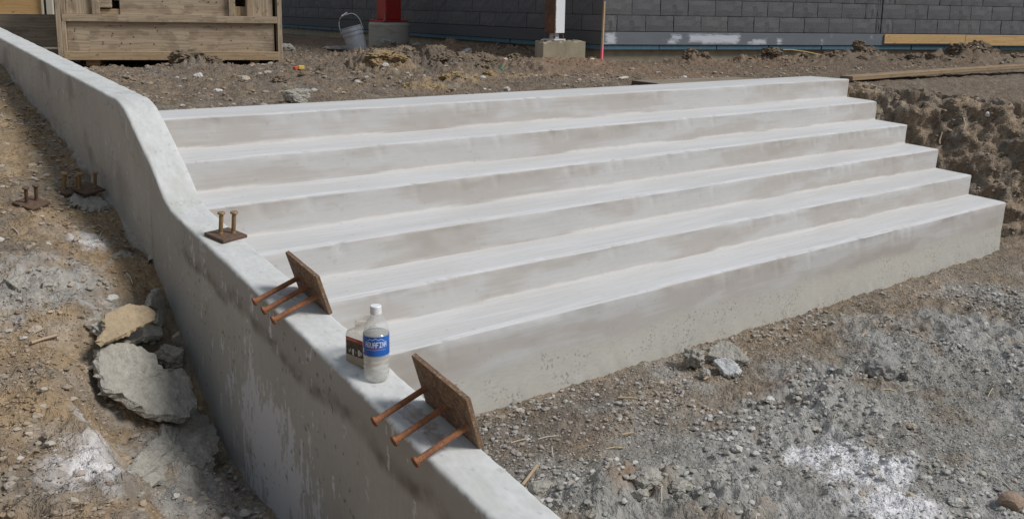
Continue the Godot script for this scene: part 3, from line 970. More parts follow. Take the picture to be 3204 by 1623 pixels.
	var m := bumped(surface(Color.WHITE, 0.8, tex), wh, 0.08)
	m.texture_repeat = false
	var st := start()
	st.set_smooth_group(0)
	var zs := axis_steps([[z0, -1.0, 0.08], [-1.0, z1, 0.025]])
	var rows := []
	var vs := []
	for z in zs:
		var top := crest(z)
		var row := []
		var vv := []
		var r := 0.015 + 0.007 * g.get_noise_1d(z * 5.0) + 0.010 * maxf(0.0, g2.get_noise_2d(z * 14.0, 8.0))
		var wob := 0.004 * g.get_noise_2d(z * 3.0, 1.0) + 0.0018 * g2.get_noise_2d(z * 22.0, 1.0)
		for q in [1.0, 0.8, 0.6, 0.45, 0.32, 0.2, 0.12, 0.06]:
			var d: float = q * (top + 1.6)
			row.append(Vector3(-WALL_T + wob, top - d, z)); vv.append(minf(d, tall - 0.01) / tall * 0.8)
		for q in 6:
			var a := PI - PI * 0.5 * q / 5.0
			row.append(Vector3(-WALL_T + wob + r + cos(a) * r, top - r + sin(a) * r, z)); vv.append(0.8 * r / tall * (1.0 - q / 5.0) if q < 2 else 0.806 + 0.006 * (q - 2))
		for q in [0.25, 0.5, 0.75]:
			row.append(Vector3(lerpf(-WALL_T, 0.0, q), top + 0.0015 * g.get_noise_2d(z * 4.0, q * 3.0), z)); vv.append(0.8 + 0.2 * q)
		for q in 5:
			var a := PI * 0.5 * (1.0 - q / 4.0)
			row.append(Vector3(-r + cos(a) * r, top - r + sin(a) * r, z)); vv.append(0.97 + q * 0.006)
		row.append(Vector3(0.0, top - 0.3, z)); vv.append(0.995)
		row.append(Vector3(0.0, -1.6, z)); vv.append(0.998)
		rows.append(row)
		vs.append(vv)
	for i in zs.size() - 1:
		for q in rows[0].size() - 1:
			var mid := Vector3(-WALL_T * 0.5, rows[i][q].y - 0.05, zs[i])
			var u0 := (zs[i] - z0) / (z1 - z0)
			var u1 := (zs[i + 1] - z0) / (z1 - z0)
			var a: Vector3 = rows[i][q]
			var b: Vector3 = rows[i + 1][q]
			var c: Vector3 = rows[i + 1][q + 1]
			var d: Vector3 = rows[i][q + 1]
			# where the picture changes from face to top keep the seam sharp
			var va: float = vs[i][q]
			var vb: float = vs[i][q + 1]
			if va < 0.5 and vb > 0.7: va = vb
			face(st, a, b, c, mid, Vector2(u0, va), Vector2(u1, va), Vector2(u1, vb))
			face(st, a, c, d, mid, Vector2(u0, va), Vector2(u1, vb), Vector2(u0, vb))
	st.set_smooth_group(-1)
	for e in [0, zs.size() - 1]:
		var inner := Vector3(-0.08, -0.5, 0.0)
		for q in range(1, rows[e].size() - 1): face(st, rows[e][0], rows[e][q], rows[e][q + 1], inner, Vector2(0.5, 0.4), Vector2(0.5, 0.3), Vector2(0.51, 0.3))
	obj("wall_body", done(st), m, root)
	# the strip footing that shows at the foot of the upper length
	st = start()
	var n := 60
	var prev := []
	for i in n + 1:
		var z := lerpf(-3.2, 0.26, float(i) / n)
		var y := knots(z, GULLY) + 0.022 + 0.02 * g.get_noise_1d(z * 6.0)
		var w := maxf(0.004, 0.014 + 0.05 * g.get_noise_2d(z * 5.0, 4.0))
		var row := [Vector3(-WALL_T + 0.004, y, z), Vector3(-WALL_T - w * 0.7, y - 0.004, z), Vector3(-WALL_T - w, y - 0.02, z), Vector3(-WALL_T - w - 0.01, y - 0.16, z)]
		if i > 0:
			for q in 3:
				var mid := Vector3(-WALL_T + 0.05, y - 0.1, z)
				face(st, prev[q], row[q], row[q + 1], mid); face(st, prev[q], row[q + 1], prev[q + 1], mid)
		prev = row
	obj("footing", done(st), mats.slab_dark, root)

# ------------------------------------------------------------------ the block building
const CORNER := Vector3(6.42, 0.0, -3.6)
const RIGHT_WAY := Vector3(0.954, 0.0, 0.30)
const LEFT_WAY := Vector3(-0.053, 0.0, 0.9986)

func frame_of(way: Vector3) -> Basis:
	var x := way.normalized()
	return Basis(x, Vector3.UP, x.cross(Vector3.UP))

func split_block(s: int, w: float, h: float, dep: float) -> ArrayMesh:
	var r := RandomNumberGenerator.new()
	r.seed = s
	var st := start()
	st.set_smooth_group(-1)
	var nx := 5
	var ny := 3
	var p := []
	for j in ny + 1:
		var row := []
		for i in nx + 1:
			var edge := i == 0 or j == 0 or i == nx or j == ny
			var jx := 0.0 if i == 0 or i == nx else r.randf_range(-0.018, 0.018)
			var jy := 0.0 if j == 0 or j == ny else r.randf_range(-0.016, 0.016)
			row.append(Vector3((float(i) / nx - 0.5) * w + jx, (float(j) / ny - 0.5) * h + jy, r.randf_range(-0.003, 0.003) if edge else r.randf_range(-0.001, 0.011)))
		p.append(row)
	var mid := Vector3(0, 0, -dep * 0.5)
	for j in ny:
		for i in nx:
			face(st, p[j][i], p[j][i + 1], p[j + 1][i + 1], mid); face(st, p[j][i], p[j + 1][i + 1], p[j + 1][i], mid)
	var back := func(q: Vector3) -> Vector3: return Vector3(q.x, q.y, -dep)
	var c := [p[0][0], p[0][nx], p[ny][nx], p[ny][0]]
	for k in 4:
		var a: Vector3 = c[k]
		var b: Vector3 = c[(k + 1) % 4]
		face(st, a, b, back.call(b), mid); face(st, a, back.call(b), back.call(a), mid)
	face(st, back.call(c[0]), back.call(c[1]), back.call(c[2]), mid); face(st, back.call(c[0]), back.call(c[2]), back.call(c[3]), mid)
	return done(st)

func prism(pts: Array, y0: float, y1: float) -> ArrayMesh:
	var st := start()
	st.set_smooth_group(-1)
	var c := Vector3.ZERO
	for q in pts: c += q
	c = c / pts.size() + Vector3.UP * (y0 + y1) * 0.5
	for i in pts.size():
		var a: Vector3 = pts[i]
		var b: Vector3 = pts[(i + 1) % pts.size()]
		var a0 := Vector3(a.x, y0, a.z)
		var a1 := Vector3(a.x, y1, a.z)
		var b0 := Vector3(b.x, y0, b.z)
		var b1 := Vector3(b.x, y1, b.z)
		face(st, a0, b0, b1, c); face(st, a0, b1, a1, c)
		if i > 0 and i < pts.size() - 1:
			var o: Vector3 = pts[0]
			face(st, Vector3(o.x, y0, o.z), a0, b0, c); face(st, Vector3(o.x, y1, o.z), a1, b1, c)
	return done(st)

func build_building() -> void:
	var root := thing("block_building", "dark charcoal split-face block building with a metal base flashing", "building")
	var g := fnl(401, 1.0, 4)
	var pit := fnl(402, 1.0, 1, FastNoiseLite.TYPE_CELLULAR)
	pit.cellular_return_type = FastNoiseLite.RETURN_CELL_VALUE
	var speck := paint(512, 512, func(u: float, v: float):
		var k := 0.75 + 0.3 * g.get_noise_2d(u * 30.0, v * 30.0) + 0.25 * g.get_noise_2d(u * 120.0, v * 120.0)
		return grey(k * 0.7).lerp(grey(1.0), smoothstep(0.86, 0.97, pit.get_noise_2d(u * 70.0, v * 70.0)) * 0.55))
	var block_h := relief(256, 256, func(u: float, v: float): return clampf(0.5 + 0.5 * g.get_noise_2d(u * 26.0, v * 26.0) + 0.3 * g.get_noise_2d(u * 80.0, v * 80.0), 0.0, 1.0))
	var tones := []
	for c in [Color(0.25, 0.252, 0.263), Color(0.235, 0.237, 0.248), Color(0.27, 0.266, 0.272)]:
		tones.append(bumped(tri(surface(c, 0.9, speck), 2.4), block_h, 0.8))
	var mortar := surface(Color(0.10, 0.10, 0.105), 1.0)
	var conc := bumped(tri(surface(Color(0.36, 0.32, 0.24), 0.95, paint(384, 384, func(u: float, v: float):
		var k := 0.85 + 0.22 * g.get_noise_2d(u * 8.0, v * 3.0) + 0.12 * g.get_noise_2d(u * 50.0, v * 40.0)
		return Color(k, k * (1.0 - 0.04 * g.get_noise_2d(u * 3.0, v * 3.0)), k * 0.97).lerp(Color(0.5, 0.42, 0.3), smoothstep(0.2, 0.6, g.get_noise_2d(u * 9.0, v * 1.5 + 4.0)) * 0.5))), 0.8, true), block_h, 0.15)
	mats.pier = conc
	var fr := frame_of(RIGHT_WAY)
	var fl := frame_of(LEFT_WAY)
	var rw := fr.x
	var lw := -fl.x
	var inset := func(d: float) -> Array:
		var p0: Vector3 = CORNER - fr.z * d - fl.z * d
		return [p0, p0 + rw * 13.0, p0 + rw * 13.0 + lw * 14.0, p0 + lw * 14.0]
	obj("wall_core", prism(inset.call(0.03), 0.30, 3.7), mortar, root)
	obj("foundation", prism(inset.call(0.055), -0.7, 0.298), conc, root)
	obj("roof_edge", prism(inset.call(-0.05), 3.703, 3.9), surface(Color(0.12, 0.12, 0.125), 0.6), root)
	# blocks, course by course, on both faces
	var whole := [split_block(1, 0.393, 0.194, 0.09), split_block(2, 0.393, 0.194, 0.09), split_block(3, 0.393, 0.194, 0.09), split_block(4, 0.393, 0.194, 0.09)]
	var half := [split_block(5, 0.193, 0.194, 0.09), split_block(6, 0.193, 0.194, 0.09)]
	rng.seed = 77
	for side in 2:
		for course in 6:
			var y := 0.328 + 0.0995 + course * 0.2
			var runs := [[0.0, 4.28], [4.296, 9.2]] if side == 0 else [[0.0, 7.2], [7.21, 11.6]]
			for rr in runs:
				var s: float = rr[0]
				if side == 0 and rr[0] == 0.0: s += 0.002
				var first := (course % 2) == (0 if side == 0 else 1)
				while s < rr[1] - 0.02:
					var left: float = rr[1] - s
					var w := 0.2 if first or left < 0.33 else 0.4
					first = false
					if left < w: w = left
					var mesh: Mesh = half[rng.randi() % 2] if w < 0.3 else whole[rng.randi() % 4]
					var fit := w / (0.2 if w < 0.3 else 0.4)
					var b := fr if side == 0 else fl
					var way := rw if side == 0 else lw
					var p: Vector3 = CORNER + way * (s + w * 0.5) + Vector3.UP * y + b.z * rng.randf_range(-0.003, 0.003)
					obj("block", mesh, tones[rng.randi() % 3], root, Transform3D(b * Basis.from_scale(Vector3(fit, 1, 1)), p))
					s += w
	# base flashing with daubs of white primer
	var daubs := [[0.05, 0.20, 0.05, 1.0], [0.97, 1.13, 0.15, 0.62], [0.92, 1.05, 0.6, 1.0], [0.97, 1.1, 0.5, 0.8], [1.23, 2.0, 0.10, 0.82], [1.42, 1.96, 0.5, 0.95], [2.2, 2.42, 0.5, 1.0], [2.13, 2.3, 0.65, 0.98], [2.58, 2.66, 0.42, 1.0], [3.29, 3.33, 0.5, 1.0], [4.12, 4.16, 0.15, 0.4], [3.45, 3.47, 0.1, 0.35]]
	var ftex := paint(2048, 64, func(u: float, v: float):
		var s: float = u * 9.2
		var k := 1.0 + 0.12 * g.get_noise_2d(s * 2.0, v) + 0.06 * g.get_noise_2d(s * 30.0, v * 6.0)
		var c := Color(0.16, 0.175, 0.195) * k
		for q in daubs:
			var e := 0.03 * g.get_noise_2d(s * 9.0, v * 4.0 + q[0]) + 0.02 * g.get_noise_2d(s * 60.0, v * 3.0)
			var away: float = maxf(maxf(q[0] + e - s, s - q[1] - e), maxf((q[2] + e * 3.0 - v) * 0.16, (v - q[3] - e * 2.0) * 0.16))
			var brush := 0.035 * g.get_noise_2d(s * 3.0, v * 30.0)
			c = c.lerp(Color(0.62, 0.65, 0.70), (1.0 - smoothstep(-0.035, 0.008, away + brush)) * 0.92)
		return c)
	var flash := surface(Color.WHITE, 0.5, ftex)
	flash.texture_repeat = false
	for side in 2:
		var b := fr if side == 0 else fl
		var way := rw if side == 0 else lw
		var len := 9.2 if side == 0 else 12.0
		var st := start()
		st.set_smooth_group(-1)
		var z0: float = 0.006
		var q := []
		for e in [[0.165, 0.0], [0.322, 0.0]]:
			for sx in [0.0, len]: q.append(CORNER + way * (sx - (0.006 if sx == 0.0 else 0.0)) + Vector3.UP * e[0] + b.z * z0)
		var mid: Vector3 = CORNER + way * len * 0.5 + Vector3.UP * 0.24 - b.z * 0.5
		face(st, q[0], q[1], q[3], mid, Vector2(0, 1), Vector2(1, 1), Vector2(1, 0)); face(st, q[0], q[3], q[2], mid, Vector2(0, 1), Vector2(1, 0), Vector2(0, 0))
		# drip lip folded back under and top leg folded in
		var back: Vector3 = -b.z * 0.05
		face(st, q[0], q[1], q[1] + back, mid + Vector3.UP, Vector2(0.6, 0.9), Vector2(0.99, 0.9), Vector2(0.99, 0.95)); face(st, q[0], q[1] + back, q[0] + back, mid + Vector3.UP, Vector2(0.6, 0.9), Vector2(0.99, 0.95), Vector2(0.6, 0.95))
		face(st, q[2], q[3], q[3] + back, mid - Vector3.UP, Vector2(0.6, 0.9), Vector2(0.99, 0.9), Vector2(0.99, 0.95)); face(st, q[2], q[3] + back, q[2] + back, mid - Vector3.UP, Vector2(0.6, 0.9), Vector2(0.99, 0.95), Vector2(0.6, 0.95))
		var fm := flash if side == 0 else surface(Color(0.085, 0.088, 0.092), 0.85)  # left face gets a darker copy of the metal, its shade put into the colour
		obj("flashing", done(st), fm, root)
	# blue foam boards under the flashing
	var foam := surface(Color(0.10, 0.19, 0.25), 0.9)
	foam.albedo_texture = paint(256, 64, func(u: float, v: float): return grey(0.85 + 0.2 * g.get_noise_2d(u * 20.0, v * 6.0)))
	rng.seed = 78
	for side in 2:
		var b := fr if side == 0 else fl
		var way := rw if side == 0 else lw
		var s := 0.02
		while s < (9.0 if side == 0 else 11.0):
			var w := rng.randf_range(0.45, 0.85)
			obj("foam_board", cbox(Vector3(snappedf(w, 0.05) - 0.012, 0.062, 0.04), 0.004), foam, root, Transform3D(b, CORNER + way * (s + w * 0.5) + Vector3.UP * (0.1335 + rng.randf_range(-0.004, 0.0)) - b.z * (0.026 + rng.randf_range(0.0, 0.006))))
			s += snappedf(w, 0.05)
	# plywood strips nailed over the flashing
	var ply := obj("plywood_strip", cbox(Vector3(1.46, 0.128, 0.018), 0.002), mats.yellow_ply, root, Transform3D(fr, CORNER + rw * 5.08 + Vector3.UP * 0.252 + fr.z * 0.018))
	ply.set_meta("label", "yellow plywood strip nailed over the flashing")
	ply = obj("plywood_strip", cbox(Vector3(3.3, 0.15, 0.018), 0.002, Vector2(0.4, 0.2)), mats.yellow_ply, root, Transform3D(fr, CORNER + rw * 7.465 + Vector3.UP * 0.238 + fr.z * 0.019))
	ply.set_meta("label", "long yellow plywood strip nailed over the flashing")

# ------------------------------------------------------------------ columns on their piers
func build_piers() -> void:
	var g := fnl(451, 1.0, 4)
	# round pier and red column
	var c := Vector3(5.86, -0.05, -7.83)
	var ring := paint(256, 128, func(u: float, v: float):
		var k := 0.9 + 0.16 * g.get_noise_2d(u * 3.0, v * 26.0) + 0.08 * g.get_noise_2d(u * 30.0, v * 30.0)
		return Color(k, k * 0.98, k * 0.94).lerp(Color(0.55, 0.5, 0.42), smoothstep(0.2, 0.5, g.get_noise_2d(u * 5.0, v * 3.0)) * 0.4))
	var pm := surface(Color(0.44, 0.43, 0.385), 0.9, ring)
	pm.uv1_scale = Vector3(1, 2.2, 1)
	var o := obj("round_pier", lathe([[0.0, -0.35], [0.315, -0.35], [0.315, -0.05], [0.316, 0.1], [0.314, 0.24], [0.315, 0.355], [0.302, 0.39], [0.0, 0.392]], 40), pm, null, at(c))
	tag(o, "round grey concrete pier under the red steel column", "pier")
	var col := thing("steel_column", "red painted square steel column bolted on the round pier", "column", c + Vector3(0, 0.393, 0), deg_to_rad(1.0))
	var red := surface(Color(0.36, 0.024, 0.018), 0.45)
	red.albedo_texture = paint(128, 128, func(u: float, v: float): return grey(0.92 + 0.1 * g.get_noise_2d(u * 4.0, v * 9.0)))
	obj("shaft", cbox(Vector3(0.28, 3.6, 0.28), 0.012), red, col, at(Vector3(0, 1.83, 0)))
	obj("base_plate", cbox(Vector3(0.44, 0.028, 0.44), 0.003), red, col, at(Vector3(0, 0.016, 0)))
	for e in [[-1, -1], [1, -1], [1, 1], [-1, 1]]:
		var b := obj("anchor_bolt", lathe([[0.0, 0.0], [0.02, 0.0], [0.02, 0.018], [0.009, 0.018], [0.009, 0.1], [0.0, 0.102]], 8), mats.steel, col, at(Vector3(e[0] * 0.185, 0.031, e[1] * 0.185)))
	# square pier and the rusty and white column at the corner of the building
	var p := Vector3(6.0, 0.0, -3.90)
	var buff: StandardMaterial3D = mats.pier.duplicate()
	buff.albedo_color = Color(0.50, 0.435, 0.32).linear_to_srgb()
	var st := start()
	var n := fnl(455, 6.0, 2)
	st.set_smooth_group(-1)
	var nx := 14
	var nz := 8
	var top := []
	var hw := 0.26
	var hd := 0.25
	for i in nx + 1:
		var row := []
		for j in nz + 1:
			var x := lerpf(-hw, hw, float(i) / nx)
			var z := lerpf(-hd, hd, float(j) / nz)
			var chip := 0.04 * maxf(0.0, n.get_noise_2d(x * 3.0 + 2.0, z * 3.0)) + 0.02 * n.get_noise_2d(x * 9.0, z * 9.0)
			if x < -hw + 0.07: chip += 0.015
			row.append(Vector3(x, 0.205 - chip, z))
		top.append(row)
	var mid := Vector3(0, -0.2, 0)
	for i in nx:
		for j in nz:
			face(st, top[i][j], top[i + 1][j], top[i + 1][j + 1], mid); face(st, top[i][j], top[i + 1][j + 1], top[i][j + 1], mid)
	var rim := []
	for i in nx: rim.append(top[i][nz])
	for j in nz: rim.append(top[nx][nz - j])
	for i in nx: rim.append(top[nx - i][0])
	for j in nz: rim.append(top[0][j])
	for k in rim.size():
		var a: Vector3 = rim[k]
		var b: Vector3 = rim[(k + 1) % rim.size()]
		var a0 := Vector3(a.x, -0.6, a.z)
		var b0 := Vector3(b.x, -0.6, b.z)
		face(st, a, b, b0, mid); face(st, a, b0, a0, mid)
	var sq := obj("square_pier", done(st), buff, null, at(p, Vector3(0, deg_to_rad(-27.7), 0)))
	tag(sq, "chipped buff concrete pier at the corner of the building", "pier")
	var post := thing("steel_column", "half rusty half white steel column standing on a chipped pier", "column", p + Vector3(-0.07, 0.0, -0.03), deg_to_rad(6.0))
	var rust_paint := bumped(surface(Color.WHITE, 0.8, rust_tex(457, Color(0.17, 0.075, 0.035), Color(0.10, 0.05, 0.03), 0.1)), null, 0.0)
	rust_paint.heightmap_enabled = false
	var white_tex := paint(128, 512, func(u: float, v: float):
		var e := 0.1 + 0.05 * g.get_noise_2d(v * 30.0, 2.0) + 0.02 * g.get_noise_2d(v * 90.0, 7.0)
		return Color(0.72, 0.74, 0.76) * (1.0 + 0.05 * g.get_noise_2d(u * 6.0, v * 20.0)) if u > e else Color(0.15, 0.07, 0.035))
	var white := surface(Color.WHITE, 0.5, white_tex)
	white.texture_repeat = false
	obj("shaft", cbox(Vector3(0.175, 3.4, 0.175), 0.006), rust_paint, post, at(Vector3(0, 0.297 + 1.7, 0)))
	st = start()
	st.set_smooth_group(-1)
	# primed face sheet
	for q in [[Vector3(-0.0865, 0.3, 0.0), Vector3(0.0865, 0.3, 0.0), Vector3(0.0865, 3.69, 0.0), Vector3(-0.0865, 3.69, 0.0)]]:
		face(st, q[0], q[1], q[2], Vector3(0, 1, -1), Vector2(0, 1), Vector2(1, 1), Vector2(1, 0)); face(st, q[0], q[2], q[3], Vector3(0, 1, -1), Vector2(0, 1), Vector2(1, 0), Vector2(0, 0))
	var side := obj("painted_face", done(st), white, post, at(Vector3(0, 0, 0.0895)))
	side.set_meta("label", "white primed face of the column")
	obj("stub", cbox(Vector3(0.085, 0.07, 0.085), 0.003), surface(Color(0.5, 0.51, 0.52), 0.6), post, at(Vector3(0, 0.263, 0)))
	obj("base_plate", cbox(Vector3(0.2, 0.02, 0.2), 0.002), surface(Color(0.52, 0.53, 0.53), 0.6), post, at(Vector3(0, 0.217, 0)))
	for e in [[-1, -1], [1, -1], [1, 1], [-1, 1]]:
		obj("anchor_bolt", lathe([[0.0, -0.05], [0.01, -0.05], [0.01, 0.03], [0.016, 0.03], [0.016, 0.045], [0.008, 0.045], [0.008, 0.07], [0.0, 0.07]], 8), mats.rust_dark, post, at(Vector3(e[0] * 0.075, 0.215, e[1] * 0.075)))
	obj("shim_pack", cbox(Vector3(0.12, 0.03, 0.12), 0.004), mats.rust, post, at(Vector3(0, 0.19, 0)))

# ------------------------------------------------------------------ the big wooden crate
func build_crate() -> void:
	var a := Vector3(0.765, -0.05, -5.83)
	var b := Vector3(2.81, -0.05, -5.02)
	var way := (b - a).normalized()
	var w := a.distance_to(b)
	var fr := frame_of(way)
	var root := thing("wooden_crate", "large weathered plywood crate with batten frame raised on skids", "crate", a)
	root.transform = Transform3D(fr, a)
	# local: x along the front, y up, z out of the front
	var deep := 1.25
	var tall := 1.35
	var put := func(called: String, s: Vector3, c: Vector3, m: Material, off := Vector2.ZERO) -> MeshInstance3D:
		return obj(called, cbox(s, 0.003, off), m, root, at(c))
	put.call("panel", Vector3(w - 0.08, 0.36, 0.018), Vector3(w * 0.5, 0.245, -0.03), mats.grey_wood, Vector2(0.1, 0.3))
	var s1 := [0.168 * w, 0.26 * w]
	var s2 := [0.797 * w, 0.845 * w]
	# upper panel in pieces round the two openings
	put.call("panel", Vector3(s1[0] - 0.05, tall - 0.5, 0.018), Vector3(0.045 + (s1[0] - 0.05) * 0.5, 0.5 + (tall - 0.5) * 0.5, -0.03), mats.grey_wood, Vector2(0.5, 0.1))
	put.call("panel", Vector3(s2[0] - s1[1], tall - 0.5, 0.018), Vector3((s2[0] + s1[1]) * 0.5, 0.5 + (tall - 0.5) * 0.5, -0.031), mats.grey_wood, Vector2(0.2, 0.7))
	put.call("panel", Vector3(w - s2[1] - 0.05, tall - 0.5, 0.018), Vector3((w - 0.05 + s2[1]) * 0.5, 0.5 + (tall - 0.5) * 0.5, -0.03), mats.grey_wood, Vector2(0.8, 0.45))
	put.call("panel", Vector3(s1[1] - s1[0], 0.06, 0.018), Vector3((s1[0] + s1[1]) * 0.5, 0.53, -0.045), mats.pale_wood)
	put.call("panel", Vector3(s2[1] - s2[0], 0.15, 0.018), Vector3((s2[0] + s2[1]) * 0.5, 0.53, -0.045), mats.pale_wood)
	put.call("panel", Vector3(s1[1] - s1[0], tall - 0.85, 0.018), Vector3((s1[0] + s1[1]) * 0.5, 0.85 + (tall - 0.85) * 0.5, -0.045), mats.grey_wood)
	put.call("panel", Vector3(s2[1] - s2[0], tall - 0.85, 0.018), Vector3((s2[0] + s2[1]) * 0.5, 0.85 + (tall - 0.85) * 0.5, -0.045), mats.grey_wood)
	put.call("block", Vector3(0.115, 0.085, 0.09), Vector3(s1[0] + 0.065, 0.615, -0.055), mats.grey_wood, Vector2(0.3, 0.3))
	# battens
	put.call("batten", Vector3(w - 0.005, 0.092, 0.038), Vector3(w * 0.5, 0.068, 0.0), mats.pale_wood, Vector2(0.3, 0.5))
	put.call("batten", Vector3(w - 0.01, 0.075, 0.034), Vector3(w * 0.5, 0.463, 0.0), mats.grey_wood, Vector2(0.7, 0.2))
	put.call("batten", Vector3(w - 0.01, 0.08, 0.034), Vector3(w * 0.5, tall - 0.04, 0.0), mats.grey_wood, Vector2(0.1, 0.6))
	for q in [[0.022, 0.044], [0.155 * w, 0.075], [0.78 * w, 0.06], [0.857 * w, 0.025]]:
		put.call("batten", Vector3(q[1], tall - 0.585, 0.033), Vector3(q[0], 0.5015 + (tall - 0.585) * 0.5, 0.0), mats.grey_wood, Vector2(q[0], 0.35))
	put.call("batten", Vector3(0.04, 0.31, 0.033), Vector3(0.02, 0.2695, 0.0), mats.grey_wood, Vector2(0.2, 0.9))
	put.call("corner_post", Vector3(0.05, tall - 0.0, 0.09), Vector3(w + 0.021, 0.5 + 0.14, -0.03), mats.grey_wood, Vector2(0.6, 0.9))
	put.call("corner_post", Vector3(0.05, tall - 0.06, 0.06), Vector3(-0.027, 0.5 + 0.2, -0.012), mats.grey_wood, Vector2(0.1, 0.2))
	# sides, back, lid, floor
	var side: MeshInstance3D = put.call("side_panel", Vector3(0.018, tall - 0.06, deep - 0.07), Vector3(-0.012, 0.5 + 0.2, -deep * 0.5 - 0.012), mats.dull_wood)  # this side takes a darker wood than the opposite one
	side.set_meta("label", "darker side panel of the crate")
	put.call("side_panel", Vector3(0.018, tall - 0.06, deep - 0.09), Vector3(w - 0.012, 0.5 + 0.2, -deep * 0.5 - 0.022), mats.grey_wood)
	put.call("back_panel", Vector3(w - 0.05, tall - 0.07, 0.018), Vector3(w * 0.5, 0.5 + 0.2, -deep), mats.grey_wood)
	put.call("lid", Vector3(w + 0.04, 0.02, deep + 0.05), Vector3(w * 0.5, tall + 0.04, -deep * 0.5), mats.grey_wood)
	put.call("floor_board", Vector3(w - 0.06, 0.02, deep - 0.08), Vector3(w * 0.5, 0.035, -deep * 0.5 - 0.02), mats.grey_wood)
	for q in [0.10, 0.5, 0.9]:
		put.call("skid", Vector3(0.14 if q < 0.8 else 0.1, 0.075, deep - 0.12), Vector3(w * q + 0.1 * (0.5 - q), -0.0145, -deep * 0.5 - 0.06), mats.pale_wood)
	put.call("skid", Vector3(0.06, 0.10, deep - 0.1), Vector3(w + 0.005, -0.03, -deep * 0.5), mats.grey_wood)
	# nail heads
	rng.seed = 91
	var nail := lathe([[0.0, 0.0], [0.007, 0.0], [0.006, 0.004], [0.0, 0.004]], 8)
	for k in 30:
		var x := rng.randf_range(0.08, w - 0.08)
		var y := rng.randf_range(0.14, 0.40)
		if k < 10: x = [0.11, 0.115, 0.12, 0.56, 0.57, w - 0.5, w - 0.52, w - 0.14, 0.1, 0.57][k]
		obj("nail", nail, mats.nail, root, at(Vector3(x, y if k % 3 else 0.2 + 0.45, -0.0215), Vector3(PI / 2, 0, 0)))

# ------------------------------------------------------------------ plywood shed and form panel beyond the crate
func build_shed() -> void:
	var root := thing("plywood_shed", "plywood clad site hut with framed yellow panel and dark doorway", "hut", Vector3(1.50, -0.24, -10.42), deg_to_rad(-30.0))
	var put := func(called: String, s: Vector3, c: Vector3, m: Material) -> MeshInstance3D: return obj(called, cbox(s, 0.003), m, root, at(c))
	put.call("sheet", Vector3(2.6, 1.9, 0.02), Vector3(-1.31, 1.56, 0.0), mats.yellow_ply)
	put.call("stud", Vector3(0.075, 1.9, 0.035), Vector3(-0.86, 1.56, 0.03), mats.pale_wood)
	put.call("stud", Vector3(0.075, 1.9, 0.035), Vector3(-1.5, 1.56, 0.03), mats.pale_wood)
	var pale := surface(Color(0.55, 0.51, 0.42), 0.8)
	put.call("trim", Vector3(2.62, 0.028, 0.05), Vector3(-1.3, 0.596, 0.02), pale)
	put.call("trim", Vector3(0.03, 1.92, 0.05), Vector3(-0.015, 1.572, 0.022), pale)
	put.call("door_jamb", Vector3(0.09, 2.0, 0.06), Vector3(0.085, 1.512, 0.02), pale)
	put.call("door_sill", Vector3(1.12, 0.035, 0.12), Vector3(0.67, 0.494, 0.0), mats.pale_wood)
	put.call("door_jamb", Vector3(0.09, 2.0, 0.06), Vector3(1.29, 1.512, 0.02), pale)
	put.call("base_board", Vector3(4.2, 0.50, 0.03), Vector3(-0.7, 0.225, -0.02), mats.dull_wood)
	put.call("sheet", Vector3(0.5, 2.0, 0.02), Vector3(1.6, 1.51, 0.0), mats.grey_wood)
	put.call("roof", Vector3(4.6, 0.05, 2.6), Vector3(-0.5, 2.56, -1.15), mats.dull_wood)
	put.call("side_wall", Vector3(0.03, 2.5, 2.2), Vector3(1.87, 1.25, -1.1), mats.grey_wood)
	put.call("side_wall", Vector3(0.03, 2.5, 2.2), Vector3(-2.75, 1.25, -1.1), mats.grey_wood)
	put.call("back_wall", Vector3(4.6, 2.5, 0.03), Vector3(-0.45, 1.25, -2.23), mats.grey_wood)
	put.call("floor_board", Vector3(4.5, 0.03, 2.15), Vector3(-0.45, 0.455, -1.1), mats.grey_wood)
	var p := obj("form_sheet", cbox(Vector3(2.3, 0.02, 0.36), 0.003), mats.dull_wood, null, Transform3D(Basis.from_euler(Vector3(deg_to_rad(82.0), deg_to_rad(-22.0), deg_to_rad(1.0))), Vector3(0.35, 0.255, -6.75)))
	tag(p, "stained plywood form sheet standing on edge beyond the crate", "plywood")
	var bl := obj("timber_block", cbox(Vector3(1.9, 0.09, 0.09), 0.004), mats.dull_wood, null, at(Vector3(0.37, 0.01, -6.68), Vector3(0, deg_to_rad(-21.0), 0)))
	tag(bl, "stained timber bearer lying under the edge of the form sheet", "timber")

# ------------------------------------------------------------------ added unseen hoarding that keeps the low sky off the outer face of the cheek wall
func build_sky_screen() -> void:
	var root := thing("added_sky_screen", "tall added plywood hoarding along the open side of the slope", "screen", Vector3(-4.0, 0.0, 0.0))
	for k in 13:
		var z := -9.4 + k * 1.22
		obj("sheet", cbox(Vector3(0.02, 3.9, 1.21), 0.002, Vector2(k * 0.31, k * 0.17)), mats.dull_wood, root, at(Vector3(0, 0.75, z)))
		obj("post", cbox(Vector3(0.09, 4.1, 0.09), 0.004), mats.dull_wood, root, at(Vector3(-0.056, 0.7, z - 0.61)))

# ------------------------------------------------------------------ embed plates with headed studs
func stud_mesh(r: float, l: float, hr: float, ht: float) -> ArrayMesh:
	return lathe([[0.0, 0.0], [r * 1.25, 0.0], [r * 1.15, 0.006], [r, 0.009], [r, l - ht - 0.003], [hr * 0.8, l - ht - 0.001], [hr, l - ht + 0.001], [hr, l - 0.002], [hr - 0.002, l], [0.0, l]], 14)

